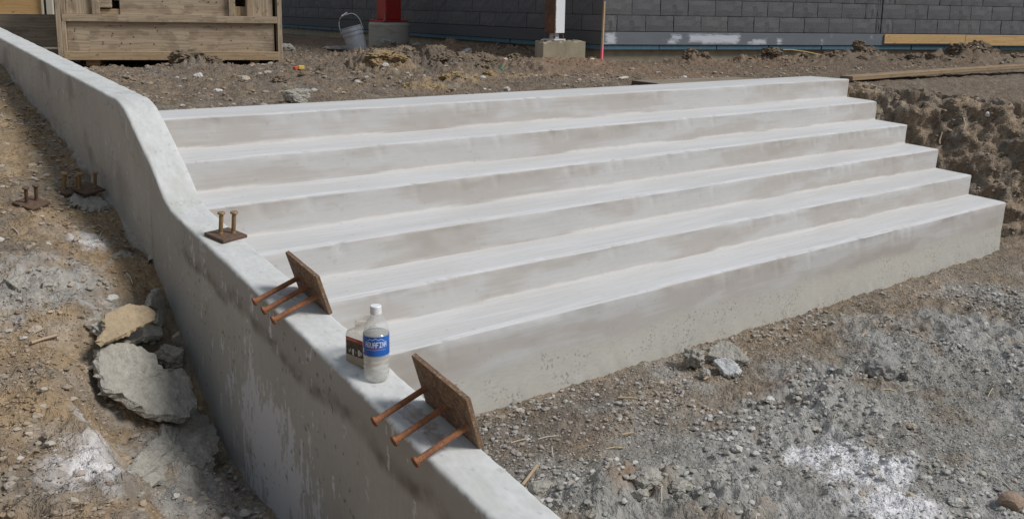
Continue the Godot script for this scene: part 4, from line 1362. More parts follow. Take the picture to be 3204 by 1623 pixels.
func leaning_plate(z: float, size: Vector3, studs: Array, l: float, label: String, tilt: float, skew: float) -> void:
	var y := crest(z)
	var along := Vector3(0.0, crest(z + 0.1) - crest(z - 0.1), 0.2).normalized()
	along = along.rotated(Vector3.UP, skew)
	var out := Vector3(-cos(tilt), -sin(tilt), 0.0).rotated(Vector3.UP, skew)
	var up := along.cross(out).normalized()
	if up.y < 0.0: up = -up
	out = up.cross(along).normalized()
	if out.x > 0.0: out = -out
	var root := thing("embed_plate", label, "steel plate", Vector3(-0.006, y + 0.001, z), 0.0, "studded steel plates leaning on the cheek wall")
	root.transform = Transform3D(Basis(out, up, out.cross(up)), root.position)
	obj("plate", cbox(size, 0.002), mats.rust_plate, root, at(Vector3(0, size.y * 0.5, 0)))
	var m := stud_mesh(0.0095, l, 0.0165, 0.009)
	for q in studs: obj("stud", m, mats.rust, root, at(Vector3(size.x * 0.5 - 0.001, q[0], q[1]), Vector3(0, 0, -PI / 2)))

func flat_plate(p: Vector3, turn: float, tilt: Vector2, size: float, studs: Array, label: String, plate_mat: Material, shaft_mat: Material, l: float) -> void:
	var root := thing("embed_plate", label, "steel plate", p)
	root.rotation = Vector3(tilt.x, turn, tilt.y)
	obj("plate", cbox(Vector3(size, 0.014, size), 0.002), plate_mat, root, at(Vector3(0, 0.007, 0)))
	var m := stud_mesh(0.0095, l, 0.017, 0.009)
	for q in studs: obj("stud", m, shaft_mat, root, at(Vector3(q[0], 0.0135, q[1]), Vector3(0, 0, q[2] if q.size() > 2 else 0.0)))

func build_plates() -> void:
	leaning_plate(2.66, Vector3(0.017, 0.19, 0.29), [[0.075, -0.115], [0.075, 0.0], [0.075, 0.115]], 0.187, "rusty studded plate leaning on the wall beside the water bottle", 0.36, 0.0)
	leaning_plate(1.735, Vector3(0.016, 0.17, 0.26), [[0.07, -0.085], [0.07, 0.0], [0.07, 0.085]], 0.187, "rusty studded plate leaning on the wall between bottle and small upright plate", 0.36, 0.0)
	var z := 0.985
	flat_plate(Vector3(-0.062, crest(z) + 0.001, z), deg_to_rad(18.0), Vector2(atan(0.12), 0.0), 0.128, [[-0.018, -0.012], [0.03, 0.012]], "small dark steel plate with two upright studs on the wall top", mats.rust_dark, mats.brass, 0.098)
	flat_plate(Vector3(-0.575, land(-0.575, -0.37) + 0.004, -0.37), deg_to_rad(36.0), Vector2(0.22, 0.1), 0.125, [[-0.02, -0.01, 0.12], [0.032, 0.0, 0.08]], "rusty plate with two tilted studs half sunk in tan dirt", mats.rust_dark, mats.rust_dark, 0.09)
	flat_plate(Vector3(-0.345, land(-0.345, -0.60) + 0.006, -0.60), deg_to_rad(20.0), Vector2(0.12, -0.05), 0.115, [[0.02, 0.03], [-0.01, -0.035], [0.0, -0.06]], "rusty plate with a row of studs beside the wall footing", mats.rust_dark, mats.brass, 0.09)
	flat_plate(Vector3(-0.262, -0.432, -0.545), deg_to_rad(24.0), Vector2(0.2, 0.06), 0.125, [[0.035, 0.01], [-0.04, -0.02]], "rusty plate with two studs propped on a grey concrete lump", mats.rust_dark, mats.brass, 0.09)

# ------------------------------------------------------------------ bottle and jug
const GLYPHS := {"A": [14, 17, 17, 31, 17, 17, 17], "Q": [14, 17, 17, 17, 21, 18, 13], "U": [17, 17, 17, 17, 17, 17, 14], "F": [31, 16, 16, 30, 16, 16, 16], "I": [31, 4, 4, 4, 4, 4, 31], "N": [17, 25, 21, 21, 19, 17, 17]}

func write(im: Image, word: String, x: int, y: int, sx: int, sy: int, c: Color) -> void:
	for ch in word:
		for r in 7:
			for b in 5:
				if (GLYPHS[ch][r] >> (4 - b)) & 1: im.fill_rect(Rect2i(x + b * sx, y + r * sy, sx, sy), c)
		x += 6 * sx

func build_bottles() -> void:
	var z := 2.325
	var base := Vector3(-0.078, crest(z) - 0.004, z)
	var root := thing("water_bottle", "clear plastic water bottle with blue label and white cap", "bottle", base)
	var shell := surface(Color(0.86, 0.90, 0.93), 0.06)
	shell.transparency = BaseMaterial3D.TRANSPARENCY_ALPHA
	shell.albedo_color.a = 0.16
	var prof := [[0.0, 0.010], [0.012, 0.004], [0.022, 0.0], [0.031, 0.002], [0.0355, 0.012], [0.0365, 0.03]]
	for k in 3:
		var y := 0.034 + k * 0.017
		prof.append_array([[0.0365, y], [0.0352, y + 0.004], [0.0352, y + 0.007], [0.0365, y + 0.011]])
	prof.append_array([[0.0366, 0.086], [0.0366, 0.155], [0.0365, 0.160], [0.0335, 0.175], [0.027, 0.192], [0.0195, 0.206], [0.0150, 0.214], [0.0138, 0.218]])
	root.scale = Vector3(1.13, 1.02, 1.13)
	obj("shell", lathe(prof, 32, false), shell, root)
	var water := surface(Color(0.70, 0.67, 0.58), 0.1)
	water.transparency = BaseMaterial3D.TRANSPARENCY_ALPHA
	water.albedo_color.a = 0.42
	var fill := []
	for q in prof:
		if q[1] < 0.152: fill.append([maxf(0.0, q[0] - 0.0012), q[1] + 0.001])
	fill.append([0.0352, 0.156]); fill.append([0.0, 0.156])
	var w := obj("water", lathe(fill, 32, false), water, root)
	w.set_meta("label", "cloudy water in the bottle")
	var im := Image.create(512, 128, false, Image.FORMAT_RGB8)
	im.fill(Color(0.10, 0.27, 0.60))
	for y in 128:
		for x in 512:
			var t := 0.5 + 0.5 * sin(x * 0.031 + y * 0.02)
			im.set_pixel(x, y, Color(0.13, 0.34, 0.68).lerp(Color(0.20, 0.46, 0.80), t * 0.6))
	for i in 2:
		var x0 := 60 + i * 256
		# white mountain crest over the name
		for x in 110:
			var h := 10.0 + 8.0 * absf(sin(x * 0.09)) - absf(x - 55) * 0.14
			im.fill_rect(Rect2i(x0 + x, 28 - int(h), 1, 3), Color(0.95, 0.96, 0.98))
		write(im, "AQUAFINA", x0 - 14, 34, 3, 5, Color(0.96, 0.97, 0.99))
		im.fill_rect(Rect2i(x0 + 10, 74, 96, 3), Color(0.75, 0.3, 0.35))
		for x in range(0, 130, 4): im.fill_rect(Rect2i(x0 - 8 + x, 82 + (x / 4) % 2, 2, 4), Color(0.72, 0.82, 0.93))
		im.fill_rect(Rect2i(x0 - 52, 84, 14, 28), Color(0.85, 0.9, 0.95))
	im.fill_rect(Rect2i(0, 0, 512, 3), Color(0.5, 0.62, 0.8))
	im.fill_rect(Rect2i(0, 124, 512, 4), Color(0.5, 0.62, 0.8))
	var lm := surface(Color.WHITE, 0.35, ImageTexture.create_from_image(im))
	var st := start()
	st.set_smooth_group(0)
	var seg := 40
	for i in seg:
		var t0 := TAU * i / seg
		var t1 := TAU * (i + 1) / seg
		var r := 0.0372
		var p := [Vector3(cos(t0) * r, 0.088, sin(t0) * r), Vector3(cos(t1) * r, 0.088, sin(t1) * r), Vector3(cos(t1) * r, 0.153, sin(t1) * r), Vector3(cos(t0) * r, 0.153, sin(t0) * r)]
		var u0 := 1.0 - float(i) / seg
		var u1 := 1.0 - float(i + 1) / seg
		face(st, p[0], p[1], p[2], Vector3(0, 0.13, 0), Vector2(u0, 1), Vector2(u1, 1), Vector2(u1, 0))
		face(st, p[0], p[2], p[3], Vector3(0, 0.13, 0), Vector2(u0, 1), Vector2(u1, 0), Vector2(u0, 0))
	var lab := obj("paper_label", done(st), lm, root, at(Vector3.ZERO, Vector3(0, deg_to_rad(-22.0), 0)))
	var capm := surface(Color(0.82, 0.83, 0.84), 0.35)
	var cap := start()
	add_lathe(cap, [[0.0, 0.242], [0.0145, 0.2418], [0.0160, 0.2395], [0.0162, 0.222], [0.0152, 0.2215], [0.0164, 0.2208], [0.0164, 0.216], [0.0, 0.216]], 30, true)
	obj("cap", done(cap), capm, root)
	# wide jug behind it
	z = 2.215
	var jug := thing("plastic_jug", "square clear plastic jug with tan dregs and red and black label", "jug", Vector3(-0.058, crest(z) - 0.003, z), deg_to_rad(14.0))
	var jm := surface(Color(0.70, 0.66, 0.55), 0.12)
	jm.transparency = BaseMaterial3D.TRANSPARENCY_ALPHA
	jm.albedo_color.a = 0.34
	var ring := func(hx: float, hz: float, y: float, r: float) -> Array:
		var out := []
		for q in 4:
			for e in 5:
				var t: float = PI * 0.5 * (q + e / 4.0)
				var cx: float = (hx - r) * (1.0 if q == 0 or q == 3 else -1.0)
				var cz: float = (hz - r) * (1.0 if q < 2 else -1.0)
				out.append(Vector3(cx + cos(t) * r, y, cz + sin(t) * r))
		return out
	var loft := func(levels: Array, closed_top: bool) -> ArrayMesh:
		var s := start()
		s.set_smooth_group(0)
		for k in levels.size() - 1:
			for i in 20:
				var j := (i + 1) % 20
				var mid: Vector3 = Vector3(0, (levels[k][i].y + levels[k + 1][i].y) * 0.5, 0)
				face(s, levels[k][i], levels[k][j], levels[k + 1][j], mid); face(s, levels[k][i], levels[k + 1][j], levels[k + 1][i], mid)
		s.set_smooth_group(-1)
		for i in range(1, 19):
			face(s, levels[0][0], levels[0][i], levels[0][i + 1], Vector3(0, 1, 0))
			if closed_top: face(s, levels[-1][0], levels[-1][i], levels[-1][i + 1], Vector3(0, -1, 0))
		return done(s)
	obj("shell", loft.call([ring.call(0.042, 0.050, 0.0, 0.014), ring.call(0.046, 0.054, 0.006, 0.016), ring.call(0.0465, 0.0545, 0.05, 0.016), ring.call(0.0465, 0.0545, 0.095, 0.018), ring.call(0.044, 0.051, 0.108, 0.02), ring.call(0.037, 0.037, 0.117, 0.0365), ring.call(0.0335, 0.0335, 0.122, 0.033), ring.call(0.0335, 0.0335, 0.130, 0.033), ring.call(0.0355, 0.0355, 0.132, 0.035), ring.call(0.0335, 0.0335, 0.135, 0.033), ring.call(0.0335, 0.0335, 0.150, 0.033)], false), jm, jug)
	var dregs := obj("dregs", loft.call([ring.call(0.0405, 0.0485, 0.002, 0.013), ring.call(0.0445, 0.0525, 0.007, 0.015), ring.call(0.045, 0.053, 0.040, 0.015)], true), surface(Color(0.40, 0.29, 0.14), 0.25), jug)
	dregs.set_meta("label", "murky tan liquid in the bottom of the jug")
	obj("handle", tube([Vector3(0.044, 0.100, -0.02), Vector3(0.062, 0.098, -0.022), Vector3(0.073, 0.085, -0.022), Vector3(0.070, 0.062, -0.022), Vector3(0.062, 0.040, -0.02), Vector3(0.045, 0.030, -0.018)], 0.0085, 10), jm, jug)
	var jl := Image.create(256, 128, false, Image.FORMAT_RGB8)
	jl.fill(Color(0.23, 0.20, 0.18))
	jl.fill_rect(Rect2i(0, 0, 256, 30), Color(0.66, 0.26, 0.20))
	var r := RandomNumberGenerator.new()
	r.seed = 5
	for k in 26: jl.fill_rect(Rect2i(14 + k * 6, 9 + r.randi() % 3, 3, 10), Color(0.88, 0.72, 0.66))
	for k in 60: jl.fill_rect(Rect2i(r.randi() % 240, 36 + r.randi() % 34, 4 + r.randi() % 8, 2), Color(0.55, 0.54, 0.52))
	for k in 18: jl.fill_rect(Rect2i(10 + r.randi() % 230, 78 + r.randi() % 20, 5, 22), Color(0.85, 0.84, 0.8))
	jl.fill_rect(Rect2i(96, 80, 22, 44), Color(0.86, 0.85, 0.82))
	jl.fill_rect(Rect2i(180, 74, 30, 44), Color(0.80, 0.79, 0.75))
	var s2 := start()
	s2.set_smooth_group(-1)
	var q := [Vector3(-0.0472, 0.034, -0.040), Vector3(-0.0472, 0.034, 0.040), Vector3(-0.0472, 0.094, 0.040), Vector3(-0.0472, 0.094, -0.040)]
	face(s2, q[0], q[1], q[2], Vector3.ZERO, Vector2(0, 1), Vector2(1, 1), Vector2(1, 0)); face(s2, q[0], q[2], q[3], Vector3.ZERO, Vector2(0, 1), Vector2(1, 0), Vector2(0, 0))
	obj("paper_label", done(s2), surface(Color.WHITE, 0.5, ImageTexture.create_from_image(jl)), jug)

# ------------------------------------------------------------------ loose timber
func build_timber() -> void:
	# long form board bowed along the edge of the upper ground
	var st := start()
	st.set_smooth_group(-1)
	var n := 16
	var prev := []
	for i in n + 1:
		var t := float(i) / n
		var c := Vector3(lerpf(6.44, 10.4, t), 0.0, lerpf(-0.21, 0.02, t) - 0.05 * sin(t * PI))
		c.y = -0.05 + 0.05 * t
		var fwd := Vector3(4.4, 0, 0.32 - 0.25 * cos(t * PI)).normalized()
		var out := Vector3(-fwd.z, 0, fwd.x)
		var row := []
		for e in [[-0.07, 0.0], [0.066, 0.0], [0.07, 0.004], [0.07, 0.038], [0.066, 0.042], [-0.07, 0.042]]: row.append(c + out * e[0] + Vector3.UP * (e[1] + 0.014))
		if i > 0:
			for q in 6:
				var j := (q + 1) % 6
				var mid := (c + Vector3.UP * 0.033)
				var u0 := (i - 1) * 0.27
				var v0 := 0.13 + q * 0.11
				face(st, prev[q], row[q], row[j], mid, Vector2(u0, v0), Vector2(u0 + 0.27, v0), Vector2(u0 + 0.27, v0 + 0.1)); face(st, prev[q], row[j], prev[j], mid, Vector2(u0, v0), Vector2(u0 + 0.27, v0 + 0.1), Vector2(u0, v0 + 0.1))
		if i == 0 or i == n:
			for q in range(1, 5): face(st, row[0], row[q], row[q + 1], c + fwd * (0.5 if i == 0 else -0.5), Vector2(0.1, 0.1), Vector2(0.12, 0.1), Vector2(0.12, 0.12))
		prev = row
	var o := obj("form_board", done(st), mats.plank_wood)
	tag(o, "long bowed timber board lying on the dirt past the top step", "board")
	o = obj("wood_offcut", cbox(Vector3(1.25, 0.034, 0.33), 0.003), mats.dull_wood, null, at(Vector3(4.82, -0.022, -0.63), Vector3(0, deg_to_rad(-5.0), 0)))
	tag(o, "flat board with a dark sawn end on dirt behind the top step", "board")
	var end := obj("sawn_end", cbox(Vector3(0.006, 0.032, 0.326), 0.001), mats.dark_wood, o, at(Vector3(-0.6285, 0, 0)))
	end.set_meta("label", "dark sawn end of the board")
	# survey stake with a pink foot
	var s := thing("survey_stake", "thin wooden survey stake with a pink painted foot", "stake", Vector3(6.27, -0.05, -3.43))
	s.rotation = Vector3(0, 0.3, deg_to_rad(-1.6))
	obj("shaft", cbox(Vector3(0.034, 0.54, 0.02), 0.002), mats.pale_wood, s, at(Vector3(0, 0.465, 0)))
	obj("painted_foot", cbox(Vector3(0.035, 0.30, 0.021), 0.002), surface(Color(0.85, 0.16, 0.22), 0.7), s, at(Vector3(0, 0.05, 0)))

# ------------------------------------------------------------------ bucket
func build_bucket() -> void:
	var root := thing("plastic_bucket", "tilted dirty grey plastic bucket with wire handle beside the round pier", "bucket", Vector3(4.76, -0.06, -6.78))
	root.rotation = Vector3(-0.15, 0.0, 0.22)
	var g := fnl(501, 1.0, 4)
	var tex := paint(256, 256, func(u: float, v: float):
		var k := 1.0 + 0.12 * g.get_noise_2d(u * 14.0, v * 6.0)
		return (Color(0.47, 0.50, 0.55) * k).lerp(Color(0.62, 0.62, 0.62), smoothstep(0.2, 0.45, g.get_noise_2d(u * 7.0, v * 5.0)) * 0.6))
	var m := surface(Color.WHITE, 0.5, tex)
	obj("pail", lathe([[0.0, 0.0], [0.128, 0.0], [0.131, 0.006], [0.142, 0.25], [0.151, 0.25], [0.152, 0.278], [0.1445, 0.28], [0.145, 0.305], [0.153, 0.306], [0.154, 0.334], [0.146, 0.336], [0.147, 0.362], [0.153, 0.364], [0.153, 0.372], [0.142, 0.372], [0.136, 0.27], [0.122, 0.012], [0.0, 0.012]], 36), m, root)
	var pts := []
	for i in 13:
		var t := PI * i / 12.0
		pts.append(Vector3(cos(t) * 0.158, 0.30 + sin(t) * 0.245 + (0.06 * absf(cos(t)) if i > 0 and i < 12 else 0.0), 0.02 * sin(t)))
	var wire := surface(Color(0.62, 0.62, 0.62), 0.45)
	var bail := obj("bail", tube(pts, 0.006, 6), wire, root, at(Vector3.ZERO, Vector3(0.1, deg_to_rad(-37.0), 0)))
	obj("grip", lathe([[0.0, -0.045], [0.011, -0.045], [0.012, -0.04], [0.012, 0.04], [0.011, 0.045], [0.0, 0.045]], 12), surface(Color(0.8, 0.8, 0.79), 0.5), bail, at(pts[7] + Vector3(0.008, 0.004, 0), Vector3(0, 0, deg_to_rad(64.0 + 44.0))))

# ------------------------------------------------------------------ broken concrete and stones
func put_slab(label: String, outline: Array, thick: float, rough: float, s: int, m: Material) -> void:
	var q := slab(outline, thick, rough, s)
	var o := obj("concrete_slab", q[0], m, null, at(q[1]))
	tag(o, label, "rubble", "broken lumps of waste concrete")

func put_rock(called: String, label: String, category: String, p: Vector3, size: Vector3, s: int, m: Material, rough := 0.12, cuts := 7, group := "", turn := -10.0) -> void:
	var o := obj(called, rock(s, 4 if called == "concrete_lump" else 3, rough, cuts, called == "concrete_lump", size), m, null, at(p, Vector3(0, turn if turn > -9.0 else 0.0, 0)))
	tag(o, label, category, group)

func build_rubble() -> void:
	put_slab("large rough grey concrete slab tilted in the gully beside the wall", [Vector3(-0.602,-0.776,1.015), Vector3(-0.547,-0.778,0.976), Vector3(-0.477,-0.798,0.952), Vector3(-0.432,-0.823,0.953), Vector3(-0.417,-0.848,0.977), Vector3(-0.373,-0.867,0.971), Vector3(-0.384,-0.895,1.020), Vector3(-0.366,-0.915,1.035), Vector3(-0.280,-0.941,1.006), Vector3(-0.260,-0.969,1.030), Vector3(-0.261,-1.008,1.086), Vector3(-0.267,-1.054,1.157), Vector3(-0.317,-1.050,1.188), Vector3(-0.346,-1.064,1.231), Vector3(-0.426,-1.028,1.241), Vector3(-0.483,-1.006,1.252), Vector3(-0.519,-0.971,1.229), Vector3(-0.556,-0.938,1.211), Vector3(-0.633,-0.879,1.185), Vector3(-0.637,-0.835,1.126), Vector3(-0.624,-0.800,1.065)], 0.05, 0.012, 601, mats.slab)
	put_slab("flat ochre stained slab at the head of the rubble gully", [Vector3(-0.550,-0.674,0.897), Vector3(-0.432,-0.681,0.794), Vector3(-0.337,-0.718,0.763), Vector3(-0.305,-0.749,0.783), Vector3(-0.338,-0.763,0.841), Vector3(-0.433,-0.755,0.920), Vector3(-0.513,-0.750,0.991), Vector3(-0.598,-0.743,1.062), Vector3(-0.621,-0.725,1.055), Vector3(-0.575,-0.711,0.985)], 0.032, 0.003, 602, mats.slab_ochre)
	put_slab("thin smooth grey slab tucked under the ochre stained slab", [Vector3(-0.467,-0.830,0.820), Vector3(-0.402,-0.831,0.739), Vector3(-0.324,-0.837,0.661), Vector3(-0.251,-0.860,0.636), Vector3(-0.270,-0.881,0.722), Vector3(-0.373,-0.854,0.773), Vector3(-0.431,-0.847,0.825)], 0.03, 0.003, 603, mats.slab)
	put_slab("narrow grey concrete shard standing against the wall face", [Vector3(-0.282,-0.716,0.627), Vector3(-0.217,-0.724,0.514), Vector3(-0.193,-0.784,0.498), Vector3(-0.185,-0.836,0.504), Vector3(-0.219,-0.876,0.583), Vector3(-0.255,-0.878,0.648), Vector3(-0.273,-0.837,0.662), Vector3(-0.257,-0.796,0.617), Vector3(-0.313,-0.742,0.694)], 0.03, 0.003, 604, mats.slab)
	put_slab("small pale shard upright behind the rough brown lump", [Vector3(-0.237,-0.882,0.739), Vector3(-0.210,-0.860,0.758), Vector3(-0.188,-0.954,0.724), Vector3(-0.192,-0.967,0.717), Vector3(-0.227,-0.942,0.716)], 0.025, 0.002, 605, mats.slab)
	put_slab("broad crumbling lime whitened slab at the foot of the gully", [Vector3(-0.629,-1.032,1.520), Vector3(-0.559,-1.049,1.404), Vector3(-0.465,-1.079,1.294), Vector3(-0.418,-1.070,1.101), Vector3(-0.247,-1.138,0.977), Vector3(-0.185,-1.185,1.005), Vector3(-0.193,-1.203,1.189), Vector3(-0.287,-1.189,1.393), Vector3(-0.413,-1.145,1.519), Vector3(-0.512,-1.111,1.619), Vector3(-0.697,-1.030,1.710), Vector3(-0.688,-1.020,1.626)], 0.07, 0.014, 606, mats.slab)
	put_slab("small rough grey slab beside the ochre stained slab", [Vector3(-0.620,-0.693,0.773), Vector3(-0.599,-0.692,0.762), Vector3(-0.548,-0.702,0.798), Vector3(-0.562,-0.708,0.833), Vector3(-0.614,-0.709,0.862)], 0.035, 0.004, 607, mats.slab)
	put_slab("small flat triangular slab between rough slab and ochre slab", [Vector3(-0.608,-0.711,0.895), Vector3(-0.542,-0.718,0.845), Vector3(-0.567,-0.733,0.936), Vector3(-0.582,-0.734,0.956), Vector3(-0.597,-0.721,0.921)], 0.03, 0.002, 608, mats.slab)
	put_slab("round edged grey lump on the tan gravel slope", [Vector3(-0.701,-0.590,0.410), Vector3(-0.674,-0.586,0.374), Vector3(-0.637,-0.586,0.365), Vector3(-0.618,-0.596,0.443), Vector3(-0.644,-0.607,0.539), Vector3(-0.682,-0.611,0.582), Vector3(-0.714,-0.610,0.576), Vector3(-0.713,-0.600,0.496)], 0.05, 0.008, 609, mats.slab)
	put_slab("pale crumbling lump at the edge of the tan gravel slope", [Vector3(-0.846,-0.586,0.465), Vector3(-0.801,-0.581,0.432), Vector3(-0.762,-0.584,0.456), Vector3(-0.775,-0.601,0.563), Vector3(-0.809,-0.604,0.581), Vector3(-0.823,-0.600,0.555)], 0.05, 0.008, 610, mats.slab)
	put_slab("flat pointed grey shard lying on smooth ochre dirt", [Vector3(-0.385,-0.640,0.271), Vector3(-0.326,-0.616,0.165), Vector3(-0.276,-0.618,0.125), Vector3(-0.229,-0.635,0.121), Vector3(-0.236,-0.650,0.163), Vector3(-0.270,-0.655,0.201)], 0.035, 0.004, 611, mats.slab)
	put_slab("grey concrete lump under the propped rusty plate", [Vector3(-0.38,-0.450,-0.44), Vector3(-0.345,-0.440,-0.55), Vector3(-0.29,-0.440,-0.62), Vector3(-0.245,-0.455,-0.58), Vector3(-0.215,-0.465,-0.50), Vector3(-0.20,-0.490,-0.38), Vector3(-0.25,-0.495,-0.34), Vector3(-0.33,-0.480,-0.33)], 0.07, 0.010, 612, mats.slab)
	put_slab("flat brown grey slab in the small heap at the lowest step", [Vector3(2.344,-1.215,1.683), Vector3(2.434,-1.194,1.685), Vector3(2.468,-1.194,1.716), Vector3(2.470,-1.205,1.757), Vector3(2.460,-1.222,1.806), Vector3(2.457,-1.238,1.860), Vector3(2.415,-1.250,1.864), Vector3(2.341,-1.245,1.784), Vector3(2.289,-1.239,1.720)], 0.05, 0.006, 613, mats.slab)
	put_slab("pale faced wedge in the small heap at the lowest step", [Vector3(2.246,-1.225,1.794), Vector3(2.268,-1.217,1.819), Vector3(2.293,-1.212,1.861), Vector3(2.301,-1.219,1.903), Vector3(2.287,-1.241,1.936), Vector3(2.262,-1.261,1.939), Vector3(2.231,-1.275,1.909), Vector3(2.225,-1.272,1.888), Vector3(2.236,-1.252,1.851), Vector3(2.238,-1.236,1.808)], 0.05, 0.003, 614, mats.slab_white)
	put_rock("concrete_lump", "rough brown grey lump resting against the wall face", "rubble", Vector3(-0.272, -0.945, 0.83), Vector3(0.15, 0.11, 0.11), 621, mats.slab_dark, 0.16, 5, "broken lumps of waste concrete")
	put_rock("concrete_lump", "knobbly grey lump in the small heap at the lowest step", "rubble", Vector3(2.205, -1.245, 1.685), Vector3(0.12, 0.13, 0.12), 622, mats.slab, 0.2, 5, "broken lumps of waste concrete")
	put_rock("concrete_lump", "little brown lump before the small heap at the lowest step", "rubble", Vector3(2.14, -1.275, 1.83), Vector3(0.06, 0.06, 0.06), 623, mats.stone, 0.18, 5, "broken lumps of waste concrete")
	var lumps := [[1.02, 2.50, 0.11, "largest grey crumb of spoil on the low mound beside the cheek wall"], [1.12, 2.58, 0.08, "grey crumb of spoil on the outer flank of the low mound"], [0.94, 2.55, 0.07, "grey crumb of spoil on the near flank of the low mound"], [1.16, 2.44, 0.06, "small grey crumb of spoil at the far foot of the low mound"]]
	for k in 4:
		put_rock("concrete_lump", lumps[k][3], "rubble", Vector3(lumps[k][0], land(lumps[k][0], lumps[k][1]) + 0.01, lumps[k][1]), Vector3(lumps[k][2] * 1.3, lumps[k][2] * 0.7, lumps[k][2]), 660 + k * 3, mats.slab, 0.12, 8, "broken lumps of waste concrete")
	put_rock("concrete_lump", "rust brown crumbly spoil lump on the dirt beside the cheek wall", "rubble", Vector3(0.86, -1.27, 2.40), Vector3(0.15, 0.11, 0.12), 625, mats.clod, 0.24, 3, "broken lumps of waste concrete", 0.7)
	put_rock("stone", "pale rounded stone against the inner side of the cheek wall", "stone", Vector3(0.71, -1.27, 2.22), Vector3(0.11, 0.075, 0.09), 626, mats.slab, 0.06, 3)
	put_rock("stone", "pale flattish stone beside the rust brown spoil lump", "stone", Vector3(0.76, -1.275, 2.33), Vector3(0.12, 0.06, 0.08), 627, mats.slab, 0.08, 4)
	put_rock("stone", "angular dark grey stone lying alone on the grey dirt", "stone", Vector3(2.945, -1.25, 2.37), Vector3(0.25, 0.14, 0.17), 631, mats.stone_dark, 0.1, 9)
	put_rock("stone", "small round stone beside the angular dark grey stone", "stone", Vector3(3.02, -1.272, 2.47), Vector3(0.07, 0.075, 0.06), 632, mats.stone, 0.1, 6)
	put_rock("stone", "smooth brown cobble half sunk in brown grey dirt", "stone", Vector3(2.17, -1.29, 3.37), Vector3(0.11, 0.075, 0.09), 633, mats.stone_brown, 0.04, 2)
	put_rock("stone", "white broken concrete stone on the dirt behind the top step", "stone", Vector3(1.13, 0.0, -0.86), Vector3(0.19, 0.12, 0.16), 634, mats.slab, 0.1, 7)
	put_rock("stone", "flat pale stone lying beside the grey bucket", "stone", Vector3(4.60, -0.005, -7.1), Vector3(0.42, 0.07, 0.25), 635, mats.stone, 0.14, 8)
	put_rock("stone", "pale stone on red brown sand before the building", "stone", Vector3(5.62, 0.02, -5.35), Vector3(0.15, 0.09, 0.12), 636, mats.slab_white, 0.12, 8)
	put_rock("stone", "grey folded lump beside the crate corner", "stone", Vector3(3.75, 0.0, -6.9), Vector3(0.24, 0.13, 0.2), 637, mats.stone, 0.16, 8)
	put_rock("stone", "broken grey lump heaped against the round pier foot", "stone", Vector3(5.55, 0.04, -7.3), Vector3(0.3, 0.14, 0.22), 638, mats.stone, 0.16, 8)
	put_rock("stone", "small pale lump at the foot of the round pier", "stone", Vector3(6.0, 0.0, -7.25), Vector3(0.18, 0.1, 0.15), 639, mats.stone, 0.16, 8)
	put_rock("stone", "pale stone lodged high in the cut earth bank", "stone", Vector3(6.90, -0.27, 0.93), Vector3(0.05, 0.045, 0.05), 640, mats.slab_white, 0.1, 6)
	# clods of earth along the foot of the building
	rng.seed = 640
	var spots := [[7.22, -2.86, 0.20], [7.35, -2.72, 0.12], [8.3, -2.45, 0.26], [8.22, -2.36, 0.16], [9.18, -2.15, 0.30], [9.5, -2.0, 0.16], [9.85, -2.02, 0.24], [10.15, -1.9, 0.22], [10.4, -1.75, 0.14], [10.75, -1.7, 0.2], [11.3, -1.55, 0.3], [11.5, -1.4, 0.34], [11.75, -1.35, 0.22], [12.3, -1.2, 0.3], [12.7, -1.05, 0.28], [8.75, -2.3, 0.12], [9.35, -1.85, 0.12], [10.0, -1.7, 0.1], [11.0, -1.5, 0.14], [11.9, -1.1, 0.14]]
	for q in spots:
		var sz: float = q[2]
		put_rock("dirt_clod", "dark dirt clod heaped along the foot of the block building", "dirt clod", Vector3(q[0], land(q[0], q[1]) + sz * 0.02, q[1]), Vector3(sz * rng.randf_range(0.9, 1.3), sz * rng.randf_range(0.6, 0.9), sz), 650 + int(q[0] * 10.0), mats.clod, 0.25, 4, "clods along the building")
	for q in [[3.0, -3.05, 0.22], [2.9, -2.95, 0.14], [3.12, -2.9, 0.12], [2.98, -1.72, 0.13], [2.85, -1.7, 0.09], [3.1, -1.65, 0.08], [2.42, -1.33, 0.12], [2.5, -1.25, 0.07], [2.3, -1.4, 0.08], [3.75, -2.3, 0.12]]:
		put_rock("dirt_clod", "yellow ochre clay clod in the dirt behind the top step", "dirt clod", Vector3(q[0], land(q[0], q[1]) + q[2] * 0.08, q[1]), Vector3(q[2] * 1.3, q[2] * 0.6, q[2]), 700 + int(q[0] * 31.0 + q[1] * 7.0), mats.clod_ochre, 0.25, 4, "ochre clay clods")
	for q in [[3.6, -3.6, 0.2], [4.1, -3.8, 0.24], [3.9, -3.3, 0.14], [4.4, -3.2, 0.16], [1.7, -4.75, 0.26], [1.9, -4.6, 0.16], [4.0, -2.75, 0.12], [4.9, -3.3, 0.14], [3.3, -3.75, 0.14], [3.5, -3.9, 0.18], [4.3, -3.55, 0.2], [3.75, -3.2, 0.16], [4.7, -3.6, 0.18], [5.1, -4.3, 0.2], [4.8, -4.6, 0.16], [4.2, -5.0, 0.16], [3.9, -4.9, 0.12], [3.35, -3.45, 0.15], [5.3, -3.9, 0.13], [2.6, -3.4, 0.12], [2.3, -2.2, 0.1], [1.6, -2.2, 0.11], [3.3, -2.3, 0.1], [2.0, -2.6, 0.1], [1.5, -1.6, 0.08], [3.9, -1.5, 0.09]]:
		put_rock("dirt_clod", "brown dirt clod on the churned ground between crate and steps", "dirt clod", Vector3(q[0], land(q[0], q[1]) + q[2] * 0.03, q[1]), Vector3(q[2] * 1.3, q[2] * 0.7, q[2]), 760 + int(q[0] * 31.0 - q[1] * 7.0), mats.clod, 0.25, 4, "clods behind the steps")
	# loose stones large enough to pick out
	var r := RandomNumberGenerator.new()
	r.seed = 901
